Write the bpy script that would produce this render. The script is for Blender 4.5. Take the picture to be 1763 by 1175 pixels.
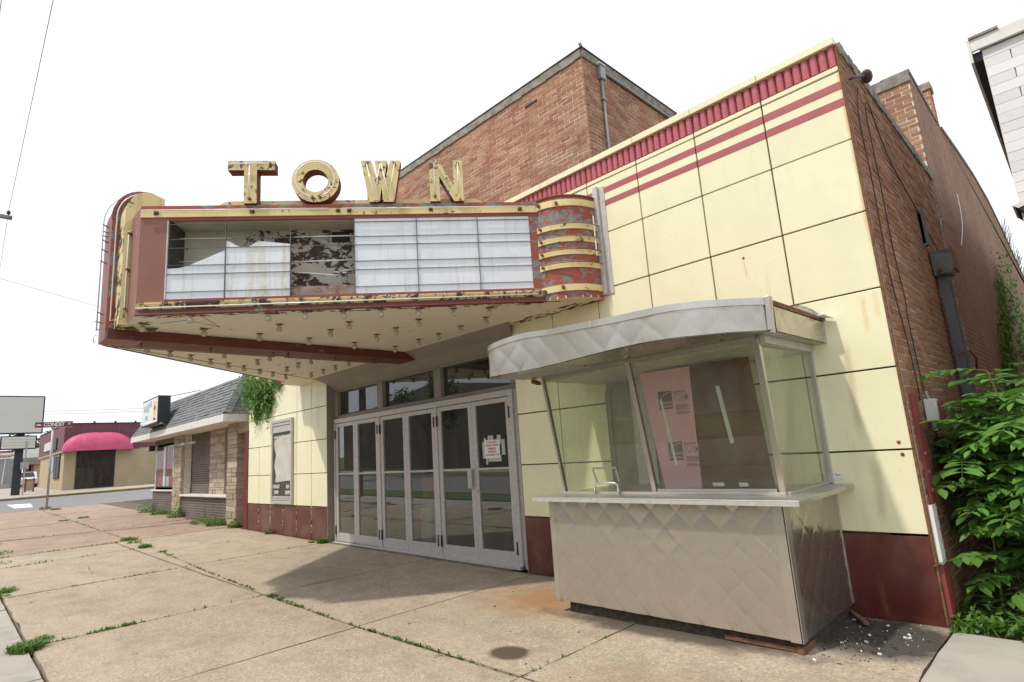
import bpy, math, random
from math import sin, cos, pi, sqrt, radians, atan2
from mathutils import Vector, Matrix
random.seed(7)
for o in list(bpy.data.objects): bpy.data.objects.remove(o)
SC = bpy.context.scene
COL = SC.collection

# ------------------------------------------------------------------ camera
def rig(yaw, pitch, roll):
    cy, sy, cp, sp = cos(yaw), sin(yaw), cos(pitch), sin(pitch)
    f = Vector((sy*cp, cy*cp, sp)); r = Vector((cy, -sy, 0)); u = r.cross(f)
    c, s = cos(roll), sin(roll)
    return f, c*r + s*u, -s*r + c*u
F, R, U = rig(-0.7837, 0.1867, -0.0687)
cd = bpy.data.cameras.new('camera'); cam = bpy.data.objects.new('camera', cd); COL.objects.link(cam)
cam.matrix_world = Matrix(((R.x, U.x, -F.x, 1.1095), (R.y, U.y, -F.y, -5.661), (R.z, U.z, -F.z, 1.57), (0, 0, 0, 1)))
cd.sensor_width = 36; cd.lens = 983.22/1763*36; cd.clip_start = .05; cd.clip_end = 2000
SC.camera = cam
# ------------------------------------------------------------------ light
SUNV = Vector((-.62, -1.9, 3.3)).normalized()
W = bpy.data.worlds.new('World'); SC.world = W; W.use_nodes = True
nt = W.node_tree; bg = nt.nodes['Background']
sky = nt.nodes.new('ShaderNodeTexSky'); sky.sky_type = 'NISHITA'; sky.sun_disc = False
sky.sun_elevation = math.asin(SUNV.z); sky.sun_rotation = atan2(SUNV.x, SUNV.y)
sky.air_density = 1.0; sky.dust_density = 2.0; sky.ozone_density = 1.0
hsv = nt.nodes.new('ShaderNodeHueSaturation'); hsv.inputs['Saturation'].default_value = .22; hsv.inputs['Value'].default_value = 1.15
nt.links.new(sky.outputs[0], hsv.inputs['Color']); 
hz = nt.nodes.new('ShaderNodeMix'); hz.data_type = 'RGBA'; hz.inputs[0].default_value = .9      # bright haze veil over the whole sky
hz.inputs[7].default_value = (5.5, 5.8, 6.4, 1)
nt.links.new(hsv.outputs[0], hz.inputs[6]); nt.links.new(hz.outputs[2], bg.inputs[0])
bg.inputs[1].default_value = .15
sd = bpy.data.lights.new('sun', 'SUN'); sd.energy = 2.2; sd.angle = radians(2.0); sd.color = (1, .95, .86)
so = bpy.data.objects.new('sun', sd); COL.objects.link(so)
so.rotation_euler = SUNV.to_track_quat('Z', 'Y').to_euler()
SC.view_settings.view_transform = 'Standard'; SC.view_settings.look = 'None'
SC.view_settings.gamma = 1; SC.view_settings.use_curve_mapping = False
SC.view_settings.exposure = .40

# ------------------------------------------------------------------ materials
class N:
    def __init__(s, name):
        s.m = bpy.data.materials.new(name); s.m.use_nodes = True; s.t = s.m.node_tree
        s.b = s.t.nodes['Principled BSDF']; s.out = s.t.nodes['Material Output']
    def n(s, kind, **k):
        x = s.t.nodes.new(kind)
        for a, v in k.items(): setattr(x, a, v)
        return x
    def set(s, sock, v):
        if hasattr(v, 'links') or isinstance(v, bpy.types.NodeSocket): s.t.links.new(v, sock)
        elif isinstance(v, (tuple, list)) and len(v) == 3 and sock.type == 'RGBA': sock.default_value = (*v, 1)
        else: sock.default_value = v
    def pos(s, scale=(1, 1, 1)):
        g = s.n('ShaderNodeNewGeometry'); mp = s.n('ShaderNodeMapping'); mp.inputs['Scale'].default_value = scale
        s.t.links.new(g.outputs['Position'], mp.inputs[0]); return mp.outputs[0]
    def noise(s, scale, detail=4, rough=.55, st=(1, 1, 1), dist=0.0):
        x = s.n('ShaderNodeTexNoise'); s.set(x.inputs['Vector'], s.pos(st)); x.inputs['Scale'].default_value = scale
        x.inputs['Detail'].default_value = detail; x.inputs['Roughness'].default_value = rough; x.inputs['Distortion'].default_value = dist
        return x.outputs['Fac']
    def ramp(s, v, stops, interp='LINEAR'):
        x = s.n('ShaderNodeValToRGB'); x.color_ramp.interpolation = interp; cr = x.color_ramp
        while len(cr.elements) < len(stops): cr.elements.new(.5)
        for e, (p, c) in zip(cr.elements, stops):
            e.position = p; e.color = (*c, 1) if isinstance(c, tuple) else (c, c, c, 1)
        s.t.links.new(v, x.inputs[0]); return x.outputs[0]
    def mix(s, f, a, b, mode='MIX'):
        x = s.n('ShaderNodeMix', data_type='RGBA', blend_type=mode)
        s.set(x.inputs[0], f); s.set(x.inputs[6], a); s.set(x.inputs[7], b); return x.outputs[2]
    def math(s, op, a, b=0.0, clamp=False):
        x = s.n('ShaderNodeMath', operation=op, use_clamp=clamp); s.set(x.inputs[0], a); s.set(x.inputs[1], b); return x.outputs[0]
    def xyz(s):
        g = s.n('ShaderNodeNewGeometry'); x = s.n('ShaderNodeSeparateXYZ'); s.t.links.new(g.outputs['Position'], x.inputs[0]); return x.outputs
    def rnd(s):
        g = s.n('ShaderNodeNewGeometry'); o = s.n('ShaderNodeObjectInfo')
        a = s.math('ADD', g.outputs['Random Per Island'], o.outputs['Random']); return s.math('FRACT', a)
    def bump(s, h, strength=.3, dist=.01):
        x = s.n('ShaderNodeBump'); x.inputs['Strength'].default_value = strength; x.inputs['Distance'].default_value = dist
        s.set(x.inputs['Height'], h); s.t.links.new(x.outputs[0], s.b.inputs['Normal'])
    def fin(s, col, rough=.6, metal=0.0, spec=.5, coat=0.0):
        s.set(s.b.inputs['Base Color'], col); s.set(s.b.inputs['Roughness'], rough); s.set(s.b.inputs['Metallic'], metal)
        s.b.inputs['Specular IOR Level'].default_value = spec; s.b.inputs['Coat Weight'].default_value = coat
        return s.m

def m_plain(name, c, rough=.6, metal=0.0, var=.12, scale=6, spec=.5):
    s = N(name); f = s.noise(scale, 5)
    a = tuple(max(0, x*(1-var)) for x in c); b = tuple(x*(1+var) for x in c)
    return s.fin(s.ramp(f, [(.3, a), (.7, b)]), rough, metal, spec)

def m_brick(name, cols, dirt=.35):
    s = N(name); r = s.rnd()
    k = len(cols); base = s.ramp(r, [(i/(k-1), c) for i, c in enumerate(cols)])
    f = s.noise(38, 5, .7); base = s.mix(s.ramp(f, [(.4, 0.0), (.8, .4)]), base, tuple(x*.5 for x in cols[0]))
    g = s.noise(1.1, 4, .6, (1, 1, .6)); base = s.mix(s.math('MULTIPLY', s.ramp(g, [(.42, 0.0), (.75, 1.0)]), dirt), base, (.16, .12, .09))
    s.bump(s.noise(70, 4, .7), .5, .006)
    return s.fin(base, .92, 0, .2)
def m_brickflat(name, c1, c2, mortar, sx=.215, sz=.07, axis='y'):
    s = N(name); x = s.xyz(); cb = s.n('ShaderNodeCombineXYZ')
    s.t.links.new(x['Y' if axis == 'y' else 'X'], cb.inputs[0]); s.t.links.new(x['Z'], cb.inputs[1])
    br = s.n('ShaderNodeTexBrick'); s.t.links.new(cb.outputs[0], br.inputs['Vector'])
    br.inputs['Scale'].default_value = 1; br.inputs['Brick Width'].default_value = sx; br.inputs['Row Height'].default_value = sz
    br.inputs['Mortar Size'].default_value = .009; br.inputs['Color1'].default_value = (*c1, 1); br.inputs['Color2'].default_value = (*c2, 1)
    br.inputs['Mortar'].default_value = (*mortar, 1); br.inputs['Mortar Smooth'].default_value = .3
    g = s.noise(.8, 5, .65, (1, 1, .5)); col = s.mix(s.ramp(g, [(.4, 0.0), (.75, .5)]), br.outputs[0], tuple(v*.45 for v in c1))
    s.bump(br.outputs['Fac'], -.5, .008)
    return s.fin(col, .92, 0, .2)

def m_tile(name, c):
    s = N(name); r = s.rnd()
    base = s.mix(s.math('MULTIPLY', r, .5), c, tuple(x*.93 for x in c))
    st = s.noise(5.0, 5, .6, (1.2, 1.2, .12)); base = s.mix(s.ramp(st, [(.60, 0.0), (.80, .28)]), base, (.50, .36, .14))
    gl = s.noise(1.7, 4, .6); base = s.mix(s.ramp(gl, [(.45, 0.0), (.8, .22)]), base, (.46, .42, .27))
    sp = s.noise(46, 2, .5); base = s.mix(s.ramp(sp, [(.735, 0.0), (.76, .7)]), base, (.25, .2, .13))
    x = s.xyz()
    def run(cx, w, z0, z1, col, k):     # a soft vertical stain that is part of the tile surface
        nonlocal base
        dx = s.math('ABSOLUTE', s.math('DIVIDE', s.math('SUBTRACT', s.math('ADD', x['X'], s.math('MULTIPLY', s.math('SUBTRACT', s.noise(2.5, 3), .5), .06)), cx), w))
        dz = s.math('ABSOLUTE', s.math('DIVIDE', s.math('SUBTRACT', x['Z'], (z0+z1)/2), (z1-z0)/2))
        m1 = s.ramp(dx, [(.2, 1.0), (1, 0.0)]); m2 = s.ramp(dz, [(.6, 1.0), (1, 0.0)])
        base = s.mix(s.math('MULTIPLY', s.math('MULTIPLY', m1, m2), k), base, col)
    if name.startswith('yellow'):
        run(-.36, .045, 1.42, 2.35, (.50, .40, .24), .55); run(-.30, .05, .74, 1.30, (.50, .40, .24), .5); run(-.012, .022, 2.9, 5.1, (.62, .36, .12), .6); run(-.16, .03, 2.35, 2.70, (.72, .50, .20), .5)
        run(-.06, .03, 2.45, 2.72, (.72, .50, .20), .35); run(-1.128, .012, 3.10, 3.31, (.75, .48, .15), .8); run(-3.95, .10, 1.9, 3.3, (.60, .55, .36), .4)
        run(-10.5, .12, 2.2, 3.3, (.58, .55, .42), .5); run(-11.2, .10, 2.6, 3.3, (.55, .52, .40), .5)
    s.bump(s.noise(1.6, 3), .16, .02)
    return s.fin(base, s.ramp(gl, [(.3, .22), (.8, .42)]), 0, .45)

def m_peel(name, top, under, thr=.56, scale=7.0, st=(1, 1, 1), rust=.35, rough=.6, width=.02, fade=None):
    """weathered paint that has flaked off in ragged islands to a second colour, with rust runs"""
    s = N(name); a = s.noise(scale, 12, .70, st, .5); b = s.noise(scale*.33, 3, .5, st)
    k = s.math('ADD', s.math('MULTIPLY', a, .62), s.math('MULTIPLY', b, .38))
    mk = s.ramp(k, [(thr, 0.0), (thr+width, 1.0)])
    t2 = s.mix(s.ramp(s.noise(2.2, 4), [(.35, 0.0), (.75, 1.0)]), top, fade or tuple(x*.8 for x in top))
    t2 = s.mix(s.math('MULTIPLY', s.ramp(s.noise(13, 4, .6, (1, 1, .1)), [(.56, 0.0), (.72, 1.0)]), rust), t2, (.36, .13, .035))
    u2 = s.mix(s.ramp(s.noise(19, 4), [(.4, 0.0), (.7, 1.0)]), under, tuple(x*.55 for x in under))
    s.bump(mk, -.35, .003)
    return s.fin(s.mix(mk, t2, u2), rough, 0, .4)

def m_steel(name, c=(.62, .585, .53), rough=.32, dirt=.4, metal=.85):
    s = N(name); f = s.noise(3.0, 6, .6); g = s.noise(60, 3, .6, (1, 1, .3))
    col = s.mix(s.math('MULTIPLY', s.ramp(f, [(.4, 0.0), (.8, 1.0)]), dirt), c, (.30, .25, .18))
    col = s.mix(s.ramp(g, [(.5, 0.0), (.75, .18)]), col, (.3, .27, .22))
    return s.fin(col, s.ramp(f, [(.3, rough*.8), (.75, rough*1.5)]), metal, .5)

def m_glass(name, tint=(.55, .6, .55), base=.10, ior=1.5, dirty=.06):
    s = N(name); s.t.nodes.remove(s.b)
    tr = s.n('ShaderNodeBsdfTransparent'); tr.inputs[0].default_value = (*tint, 1)
    gl = s.n('ShaderNodeBsdfGlossy'); gl.inputs['Roughness'].default_value = .0; gl.inputs[0].default_value = (.95, .97, 1, 1)
    df = s.n('ShaderNodeBsdfDiffuse'); df.inputs[0].default_value = (.45, .44, .38, 1)
    fr = s.n('ShaderNodeFresnel'); bf = s.n('ShaderNodeNewGeometry')   # both faces of the pane reflect alike
    s.set(fr.inputs[0], s.math('ADD', s.math('MULTIPLY', bf.outputs['Backfacing'], 1/ior-ior), ior))
    f = s.math('ADD', fr.outputs[0], base-.04, True)
    mx = s.n('ShaderNodeMixShader'); s.t.links.new(f, mx.inputs[0]); s.t.links.new(tr.outputs[0], mx.inputs[1]); s.t.links.new(gl.outputs[0], mx.inputs[2])
    m2 = s.n('ShaderNodeMixShader'); d = s.ramp(s.noise(4, 6, .7, (1, 1, .4)), [(.35, dirty*.3), (.8, dirty*2)])
    s.t.links.new(d, m2.inputs[0]); s.t.links.new(mx.outputs[0], m2.inputs[1]); s.t.links.new(df.outputs[0], m2.inputs[2])
    s.t.links.new(m2.outputs[0], s.out.inputs[0]); return s.m

def m_leaf(name, a, b):
    s = N(name); r = s.rnd(); c = s.ramp(r, [(0, a), (.6, b), (1, tuple(x*1.25 for x in b))])
    s.b.inputs['Transmission Weight'].default_value = 0
    s.fin(c, .45, 0, .45)
    tl = s.n('ShaderNodeBsdfTranslucent'); s.set(tl.inputs[0], s.mix(.5, c, (b[0]*1.6, b[1]*1.8, b[2]*.6)))
    mx = s.n('ShaderNodeMixShader'); mx.inputs[0].default_value = .33
    s.t.links.new(s.b.outputs[0], mx.inputs[1]); s.t.links.new(tl.outputs[0], mx.inputs[2]); s.t.links.new(mx.outputs[0], s.out.inputs[0])
    return s.m

def m_concrete(name, c, c2, agg=True):
    s = N(name); r = s.rnd()
    big = s.noise(.55, 5, .6); base = s.mix(s.ramp(big, [(.35, 0.0), (.7, 1.0)]), c, c2)
    base = s.mix(s.math('MULTIPLY', r, .25), base, tuple(x*.8 for x in c))
    if agg:
        v = s.n('ShaderNodeTexVoronoi'); s.set(v.inputs['Vector'], s.pos()); v.inputs['Scale'].default_value = 70
        cr = s.n('ShaderNodeSeparateColor'); s.t.links.new(v.outputs['Color'], cr.inputs[0])
        base = s.mix(.45, base, s.ramp(cr.outputs[0], [(0, tuple(x*.45 for x in c)), (.5, c), (.8, tuple(min(.9, x*1.25) for x in c)), (1, (.62, .52, .42))]))
        s.bump(v.outputs['Distance'], .5, .004)
    else:
        s.bump(s.noise(120, 3, .6), .35, .003)
    f2 = s.noise(2.3, 7, .68, (1, 1, 1), .3); base = s.mix(s.ramp(f2, [(.46, 0.0), (.74, .62)]), base, tuple(x*.55 for x in c))
    f3 = s.noise(.9, 6, .6, (.35, 1.6, 1)); base = s.mix(s.ramp(f3, [(.48, 0.0), (.7, .38)]), base, (c[0]*1.25, c[1]*1.28, c[2]*1.3))
    # stains that belong to the paving: rust by the booth, pebble patch, damp corner
    x = s.xyz()
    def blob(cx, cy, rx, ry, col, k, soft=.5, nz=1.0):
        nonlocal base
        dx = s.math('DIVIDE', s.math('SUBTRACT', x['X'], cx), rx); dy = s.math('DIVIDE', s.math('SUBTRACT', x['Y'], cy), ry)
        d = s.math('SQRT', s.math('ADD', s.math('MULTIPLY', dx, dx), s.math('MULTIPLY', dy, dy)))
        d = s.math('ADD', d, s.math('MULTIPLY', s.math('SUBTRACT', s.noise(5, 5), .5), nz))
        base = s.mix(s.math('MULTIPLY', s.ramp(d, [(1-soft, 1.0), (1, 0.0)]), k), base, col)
    if agg:
        blob(-3.4, -.95, 1.0, .75, (.34, .18, .07), .8, .8)
        blob(-2.52, -2.29, .21, .17, (.085, .058, .035), .95, .3, .3)
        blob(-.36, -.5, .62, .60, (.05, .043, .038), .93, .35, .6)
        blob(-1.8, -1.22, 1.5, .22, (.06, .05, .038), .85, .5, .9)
        blob(-7.2, -1.6, 1.9, .5, (.2, .17, .14), .4, .8, 1.6)
        blob(-1.0, -2.3, 1.2, .5, (.25, .15, .08), .45, .8, 1.6)
    if agg:
        e = s.math('ADD', x['Y'], s.math('MULTIPLY', s.noise(6, 5), .16)); base = s.mix(s.ramp(e, [(0.0, 0.0), (.10, .75)]), base, (.07, .06, .045))
    return s.fin(base, .9, 0, .25)
def _ncol(s):
    x = s.n('ShaderNodeTexNoise'); s.set(x.inputs['Vector'], s.pos()); x.inputs['Scale'].default_value = 1.5; x.inputs['Detail'].default_value = 5
    return x.outputs['Color']
N.n_col = _ncol

M = {}
M['yellow'] = m_tile('yellow_glass_tile', (.85, .80, .535))
M['maroon'] = m_tile('maroon_glass_tile', (.105, .022, .018))
M['stripe'] = m_plain('rose_stripe_enamel', (.40, .10, .095), .35, 0, .08)
M['flute'] = m_plain('rose_fluted_enamel', (.46, .11, .12), .38, 0, .12, 20)
M['joint'] = m_plain('dark_joint', (.10, .085, .055), .9)
BR = [(.37, .17, .095), (.45, .225, .125), (.51, .28, .165), (.36, .13, .085), (.55, .33, .19)]
M['brick'] = m_brick('old_red_brick', BR)
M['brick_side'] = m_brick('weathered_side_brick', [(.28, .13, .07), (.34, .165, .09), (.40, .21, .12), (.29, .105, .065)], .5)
M['mortar'] = m_plain('mortar', (.66, .60, .50), .95, 0, .25, 14)
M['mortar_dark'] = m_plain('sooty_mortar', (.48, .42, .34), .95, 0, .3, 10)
M['brick_far'] = m_brickflat('side_brick_far', (.37, .185, .115), (.27, .125, .08), (.40, .33, .25))
M['cope'] = m_plain('rough_cement_coping', (.27, .235, .19), .95, 0, .4, 9)
M['steel'] = m_steel('stainless_steel')
M['steel_dull'] = m_steel('dull_quilted_steel', (.56, .515, .455), .33, .4, .8)
M['steel_side'] = m_steel('side_quilted_steel', (.52, .48, .41), .24, .4, .9)
M['alu'] = m_plain('weathered_aluminium_paint', (.52, .49, .455), .5, .25, .12, 18)
M['greypaint'] = m_plain('taupe_paint', (.27, .235, .20), .6, 0, .08, 4)
M['doorglass'] = m_glass('door_glass', (.86, .85, .80), .09, 1.5, .05)
M['caseglass'] = m_glass('case_glass', (.97, .97, .95), .0, 1.12, .03)
M['transomglass'] = m_glass('transom_glass', (.35, .35, .33), .10, 1.5, .08)
M['boothglass'] = m_glass('booth_glass', (.96, .975, .92), .03, 1.4, .055)
M['dark'] = m_plain('dark_interior', (.035, .03, .028), .9)
M['lobby'] = m_plain('dim_lobby_wall', (.13, .11, .09), .9)
M['opp'] = m_plain('grey_brown_brick_front', (.11, .095, .08), .9, 0, .2, 3)
M['carpet'] = m_plain('red_carpet', (.14, .04, .03), .95)
M['white'] = m_plain('white_paint', (.78, .77, .74), .5, 0, .05)
M['panelwhite'] = m_peel('white_letter_panel', (.80, .82, .845), (.74, .66, .46), .535, 2.4, (2.4, 2.4, .12), .25, .3, .12, (.70, .73, .77))
M['signred'] = m_peel('red_sign_paint', (.30, .075, .05), (.24, .24, .25), .60, 8, (1, 1, 1), .25, .6)
M['signmaroon2'] = m_peel('dark_maroon_sign_paint', (.15, .04, .03), (.20, .17, .16), .58, 8, (1, 1, 1), .2, .6)
M['signred2'] = m_peel('red_sign_paint_flaked', (.36, .085, .05), (.25, .235, .225), .50, 10, (1, 1, 1.5), .25, .6)
M['signpink'] = m_peel('faded_brown_red_paint', (.30, .125, .09), (.30, .32, .36), .60, 6, (1, 1, 1), .1, .55)
M['signyel'] = m_peel('yellow_sign_paint', (.82, .66, .32), (.17, .13, .12), .585, 12, (1, 1, 1), .35, .55, .015)
M['signyel_old'] = m_peel('flaking_yellow_sign_paint', (.76, .61, .31), (.09, .065, .05), .505, 12, (1, 1, 1), .4, .6, .015)
M['lettyel'] = m_peel('yellow_letter_paint', (.80, .64, .31), (.17, .09, .07), .545, 17, (1, 1, 1), .35, .55, .012)
M['lettside'] = m_peel('letter_side_paint', (.15, .045, .04), (.10, .08, .07), .57, 10)
M['soffit'] = m_peel('cream_soffit_paint', (.76, .71, .58), (.16, .10, .07), .615, 7.5, (.35, 1, 1), .12, .7, .015, (.72, .68, .57))
M['soffitedge'] = m_peel('flaking_soffit_edge', (.52, .45, .32), (.13, .08, .05), .50, 9, (1, 1, 1), .5, .8, .02)
M['backboard'] = m_peel('peeled_backboard', (.66, .60, .50), (.10, .06, .045), .60, 16, (.7, .7, 1), .1, .8, .012)
M['backboard2'] = m_peel('peeled_backboard_dark', (.64, .58, .48), (.10, .065, .05), .495, 15, (.7, .7, 1), .1, .8, .012)
M['backrust'] = m_peel('rusty_tray', (.34, .30, .27), (.26, .09, .03), .48, 6, (1, 1, 1), .6, .7, .12)
M['tube'] = m_plain('neon_tube_glass', (.80, .78, .72), .2, 0, .05)
M['tubedark'] = m_plain('old_neon_tube', (.22, .18, .14), .35)
M['railgrey'] = m_plain('grey_rail', (.14, .125, .115), .5)
M['black'] = m_plain('black_rubber', (.02, .02, .02), .6)
M['rust'] = m_plain('rusty_iron', (.20, .085, .035), .9, 0, .5, 25)
M['lampdark'] = m_plain('dark_brown_metal', (.07, .045, .04), .6)
M['bulb'] = m_plain('frosted_bulb', (.46, .42, .34), .18, 0, .1, 30)
M['wood'] = m_plain('raw_wood', (.17, .085, .045), .8, 0, .3, 30)
M['plinth'] = m_plain('rotten_plinth_wood', (.06, .045, .03), .95, 0, .5, 20)
M['foam'] = m_plain('pink_foam_board', (.62, .35, .41), .8, 0, .03)
M['brownboard'] = m_peel('brown_hardboard', (.125, .06, .032), (.075, .05, .02), .56, 2.2, (1, 1, 1), .15, .55, .25)
M['tape'] = m_plain('clear_tape', (.46, .47, .41), .4)
M['ink'] = m_plain('grey_print', (.12, .10, .085), .8)
M['redink'] = m_plain('red_print', (.35, .06, .05), .8)
M['paper'] = m_plain('paper', (.8, .79, .75), .8, 0, .04)
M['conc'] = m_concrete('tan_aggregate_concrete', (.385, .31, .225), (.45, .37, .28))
M['conc2'] = m_concrete('reddish_aggregate_concrete', (.345, .245, .18), (.40, .295, .22))
M['concgrey'] = m_concrete('grey_concrete', (.39, .35, .30), (.43, .39, .34), False)
M['soil'] = m_plain('joint_soil', (.07, .055, .035), 1, 0, .4, 20)
M['asphalt'] = m_plain('pale_asphalt', (.20, .195, .19), .9, 0, .18, 3)
M['curb'] = m_plain('curb_concrete', (.38, .34, .29), .9, 0, .15)
M['curbyel'] = m_peel('yellow_curb_paint', (.50, .33, .07), (.3, .26, .2), .56, 3)
M['roadpaint'] = m_plain('road_paint', (.62, .60, .56), .8)
M['grass'] = m_leaf('grass_blades', (.06, .12, .02), (.13, .23, .04))
M['lawn'] = m_plain('lawn', (.07, .13, .03), 1, 0, .4, 4)
M['leafA'] = m_leaf('compound_leaf', (.05, .13, .025), (.13, .27, .05))
M['leafB'] = m_leaf('ivy_leaf', (.05, .12, .02), (.13, .25, .04))
M['leafC'] = m_leaf('street_tree_leaf', (.02, .05, .012), (.05, .095, .022))
M['stem'] = m_plain('green_brown_stem', (.14, .12, .05), .8)
M['bark'] = m_plain('bark', (.10, .075, .05), .95, 0, .3, 12)
M['galv'] = m_peel('galvanised_downspout', (.145, .15, .155), (.10, .05, .03), .66, 5, (1, 1, .4), .25, .55)
M['rosepaint'] = m_peel('rose_pilaster_paint', (.27, .055, .05), (.33, .27, .22), .60, 9, (1, 1, 1), .1, .7)
M['cable'] = m_plain('black_cable', (.03, .03, .032), .6)
M['wiregrey'] = m_plain('weathered_wire', (.18, .16, .17), .6)
M['shingle'] = N('grey_shingle')
_s = M['shingle']; M['shingle'] = _s.fin(_s.mix(_s.noise(90, 3), _s.ramp(_s.rnd(), [(0, (.16, .165, .165)), (.5, (.21, .215, .21)), (1, (.25, .26, .25))]), (.19, .19, .19)), .95, 0, .2)
M['trimwhite'] = m_plain('white_trim', (.70, .67, .62), .6, 0, .08)
M['stone'] = N('tan_stone')
_s = M['stone']; _s.bump(_s.noise(25, 6, .7), .7, .02); M['stone'] = _s.fin(_s.mix(_s.ramp(_s.noise(14, 6, .7), [(.4, 0.0), (.8, .6)]), _s.ramp(_s.rnd(), [(0, (.36, .28, .20)), (.4, (.48, .39, .29)), (1, (.54, .46, .36))]), (.22, .16, .11)), .95, 0, .2)
M['dkbrick'] = m_brickflat('brown_grey_brick', (.125, .095, .085), (.16, .125, .11), (.32, .28, .24), .215, .075, 'x')
M['pinkwall'] = m_plain('plum_siding', (.17, .06, .075), .7)
M['tanwall'] = m_plain('tan_siding', (.44, .34, .21), .8, 0, .1, 1)
M['awning'] = m_peel('pink_awning', (.62, .09, .19), (.70, .30, .38), .55, 1.2, (.3, 2.2, .5), .0, .55, .25)
M['darkglass'] = m_glass('dark_shop_glass', (.1, .1, .1), .08)
M['blank'] = m_plain('blank_sign_face', (.62, .60, .54), .5, 0, .05, .5)
M['signblack'] = m_plain('black_sign_metal', (.02, .022, .025), .5)
M['signmaroon'] = m_plain('maroon_street_sign', (.16, .025, .03), .4)
M['galvpole'] = m_plain('galvanised_pole', (.36, .36, .36), .5, .5)
M['whitebrick'] = N('white_painted_brick')
_s = M['whitebrick']; _s.bump(_s.noise(30, 5, .7), .4, .008); M['whitebrick'] = _s.fin(_s.mix(_s.ramp(_s.noise(3, 6, .7), [(.6, 0.0), (.85, .5)]), _s.ramp(_s.rnd(), [(0, (.70, .68, .66)), (1, (.80, .79, .77))]), (.45, .36, .30)), .7, 0, .3)
M['whitejoint'] = m_plain('painted_mortar', (.50, .48, .45), .9)
M['carwhite'] = m_plain('white_car_paint', (.7, .7, .7), .25, 0, .02); M['cardark'] = m_plain('dark_car_paint', (.02, .022, .03), .2, 0, .02)
M['hydyel'] = m_plain('yellow_hydrant_paint', (.62, .38, .04), .5); M['hydgreen'] = m_plain('green_hydrant_paint', (.03, .18, .09), .5)
M['blue'] = m_plain('pale_blue_plastic', (.38, .46, .55), .5); M['orange'] = m_plain('orange_fabric', (.5, .14, .05), .7)
M['redpaint'] = m_peel('dark_red_door_paint', (.15, .02, .02), (.3, .2, .15), .66, 8)
M['olive'] = m_plain('olive_grey_paint', (.27, .255, .18), .35, .1)
M['posterdark'] = m_plain('poster_ink', (.05, .055, .04), .5)
M['posterwhite'] = m_plain('bleached_poster', (.66, .63, .60), .6, 0, .1, 3)

# ------------------------------------------------------------------ geometry helpers
class MB:
    def __init__(s): s.v = []; s.f = []; s.mi = []; s.m = 0
    def add(s, vs, fs):
        o = len(s.v); s.v += [tuple(v) for v in vs]; s.f += [tuple(i+o for i in f) for f in fs]; s.mi += [s.m]*len(fs); return s
    def box(s, x0, x1, y0, y1, z0, z1):
        if x0 > x1: x0, x1 = x1, x0
        if y0 > y1: y0, y1 = y1, y0
        if z0 > z1: z0, z1 = z1, z0
        return s.add([(x0, y0, z0), (x1, y0, z0), (x1, y1, z0), (x0, y1, z0), (x0, y0, z1), (x1, y0, z1), (x1, y1, z1), (x0, y1, z1)],
                     [(0, 3, 2, 1), (4, 5, 6, 7), (0, 1, 5, 4), (1, 2, 6, 5), (2, 3, 7, 6), (3, 0, 4, 7)])
    def obox(s, o, ux, uy, uz):
        """box from corner o and three edge vectors"""
        o, ux, uy, uz = map(Vector, (o, ux, uy, uz))
        if ux.cross(uy).dot(uz) < 0: o = o+ux; ux = -ux
        p = [o, o+ux, o+ux+uy, o+uy]; p += [q+uz for q in p]
        return s.add(p, [(0, 3, 2, 1), (4, 5, 6, 7), (0, 1, 5, 4), (1, 2, 6, 5), (2, 3, 7, 6), (3, 0, 4, 7)])
    def prism(s, poly, d):
        """polygon (3-D points) extruded along vector d"""
        n = len(poly); d = Vector(d); P = [Vector(p) for p in poly]
        nn = Vector((0, 0, 0))
        for i in range(n): nn += P[i].cross(P[(i+1) % n])
        if nn.dot(d) > 0: P = P[::-1]
        s.add(P+[p+d for p in P], [tuple(range(n)), tuple(range(2*n-1, n-1, -1))]+[((i+1) % n, i, i+n, (i+1) % n+n) for i in range(n)])
        return s
    def quad(s, a, b, c, d): return s.add([a, b, c, d], [(0, 1, 2, 3)])
    def tube(s, path, r, n=8, cap=True):
        P = [Vector(p) for p in path]; rings = []; up = None
        for i, p in enumerate(P):
            t = (P[min(i+1, len(P)-1)]-P[max(i-1, 0)]).normalized()
            if up is None: up = Vector((0, 0, 1)) if abs(t.z) < .9 else Vector((1, 0, 0))
            a = t.cross(up).normalized(); up = a.cross(t).normalized()
            rr = r[i] if isinstance(r, (list, tuple)) else r
            rings.append([p+a*cos(2*pi*k/n)*rr+up*sin(2*pi*k/n)*rr for k in range(n)])
        vs = [v for g in rings for v in g]; fs = []
        for i in range(len(P)-1):
            for k in range(n): fs.append((i*n+k, i*n+(k+1) % n, (i+1)*n+(k+1) % n, (i+1)*n+k))
        if cap: fs += [tuple(range(n))[::-1], tuple(range((len(P)-1)*n, len(P)*n))]
        return s.add(vs, fs)
    def lathe(s, c, prof, n=16):
        c = Vector(c); vs = []; fs = []
        for (r, z) in prof: vs += [c+Vector((r*cos(2*pi*k/n), r*sin(2*pi*k/n), z)) for k in range(n)]
        for i in range(len(prof)-1):
            for k in range(n): fs.append((i*n+k, i*n+(k+1) % n, (i+1)*n+(k+1) % n, (i+1)*n+k))
        return s.add(vs, fs)
    def grid(s, nu, nv, fn):
        vs = [fn(i/nu, j/nv) for i in range(nu+1) for j in range(nv+1)]
        fs = [(i*(nv+1)+j, (i+1)*(nv+1)+j, (i+1)*(nv+1)+j+1, i*(nv+1)+j+1) for i in range(nu) for j in range(nv)]
        return s.add(vs, fs)
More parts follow.
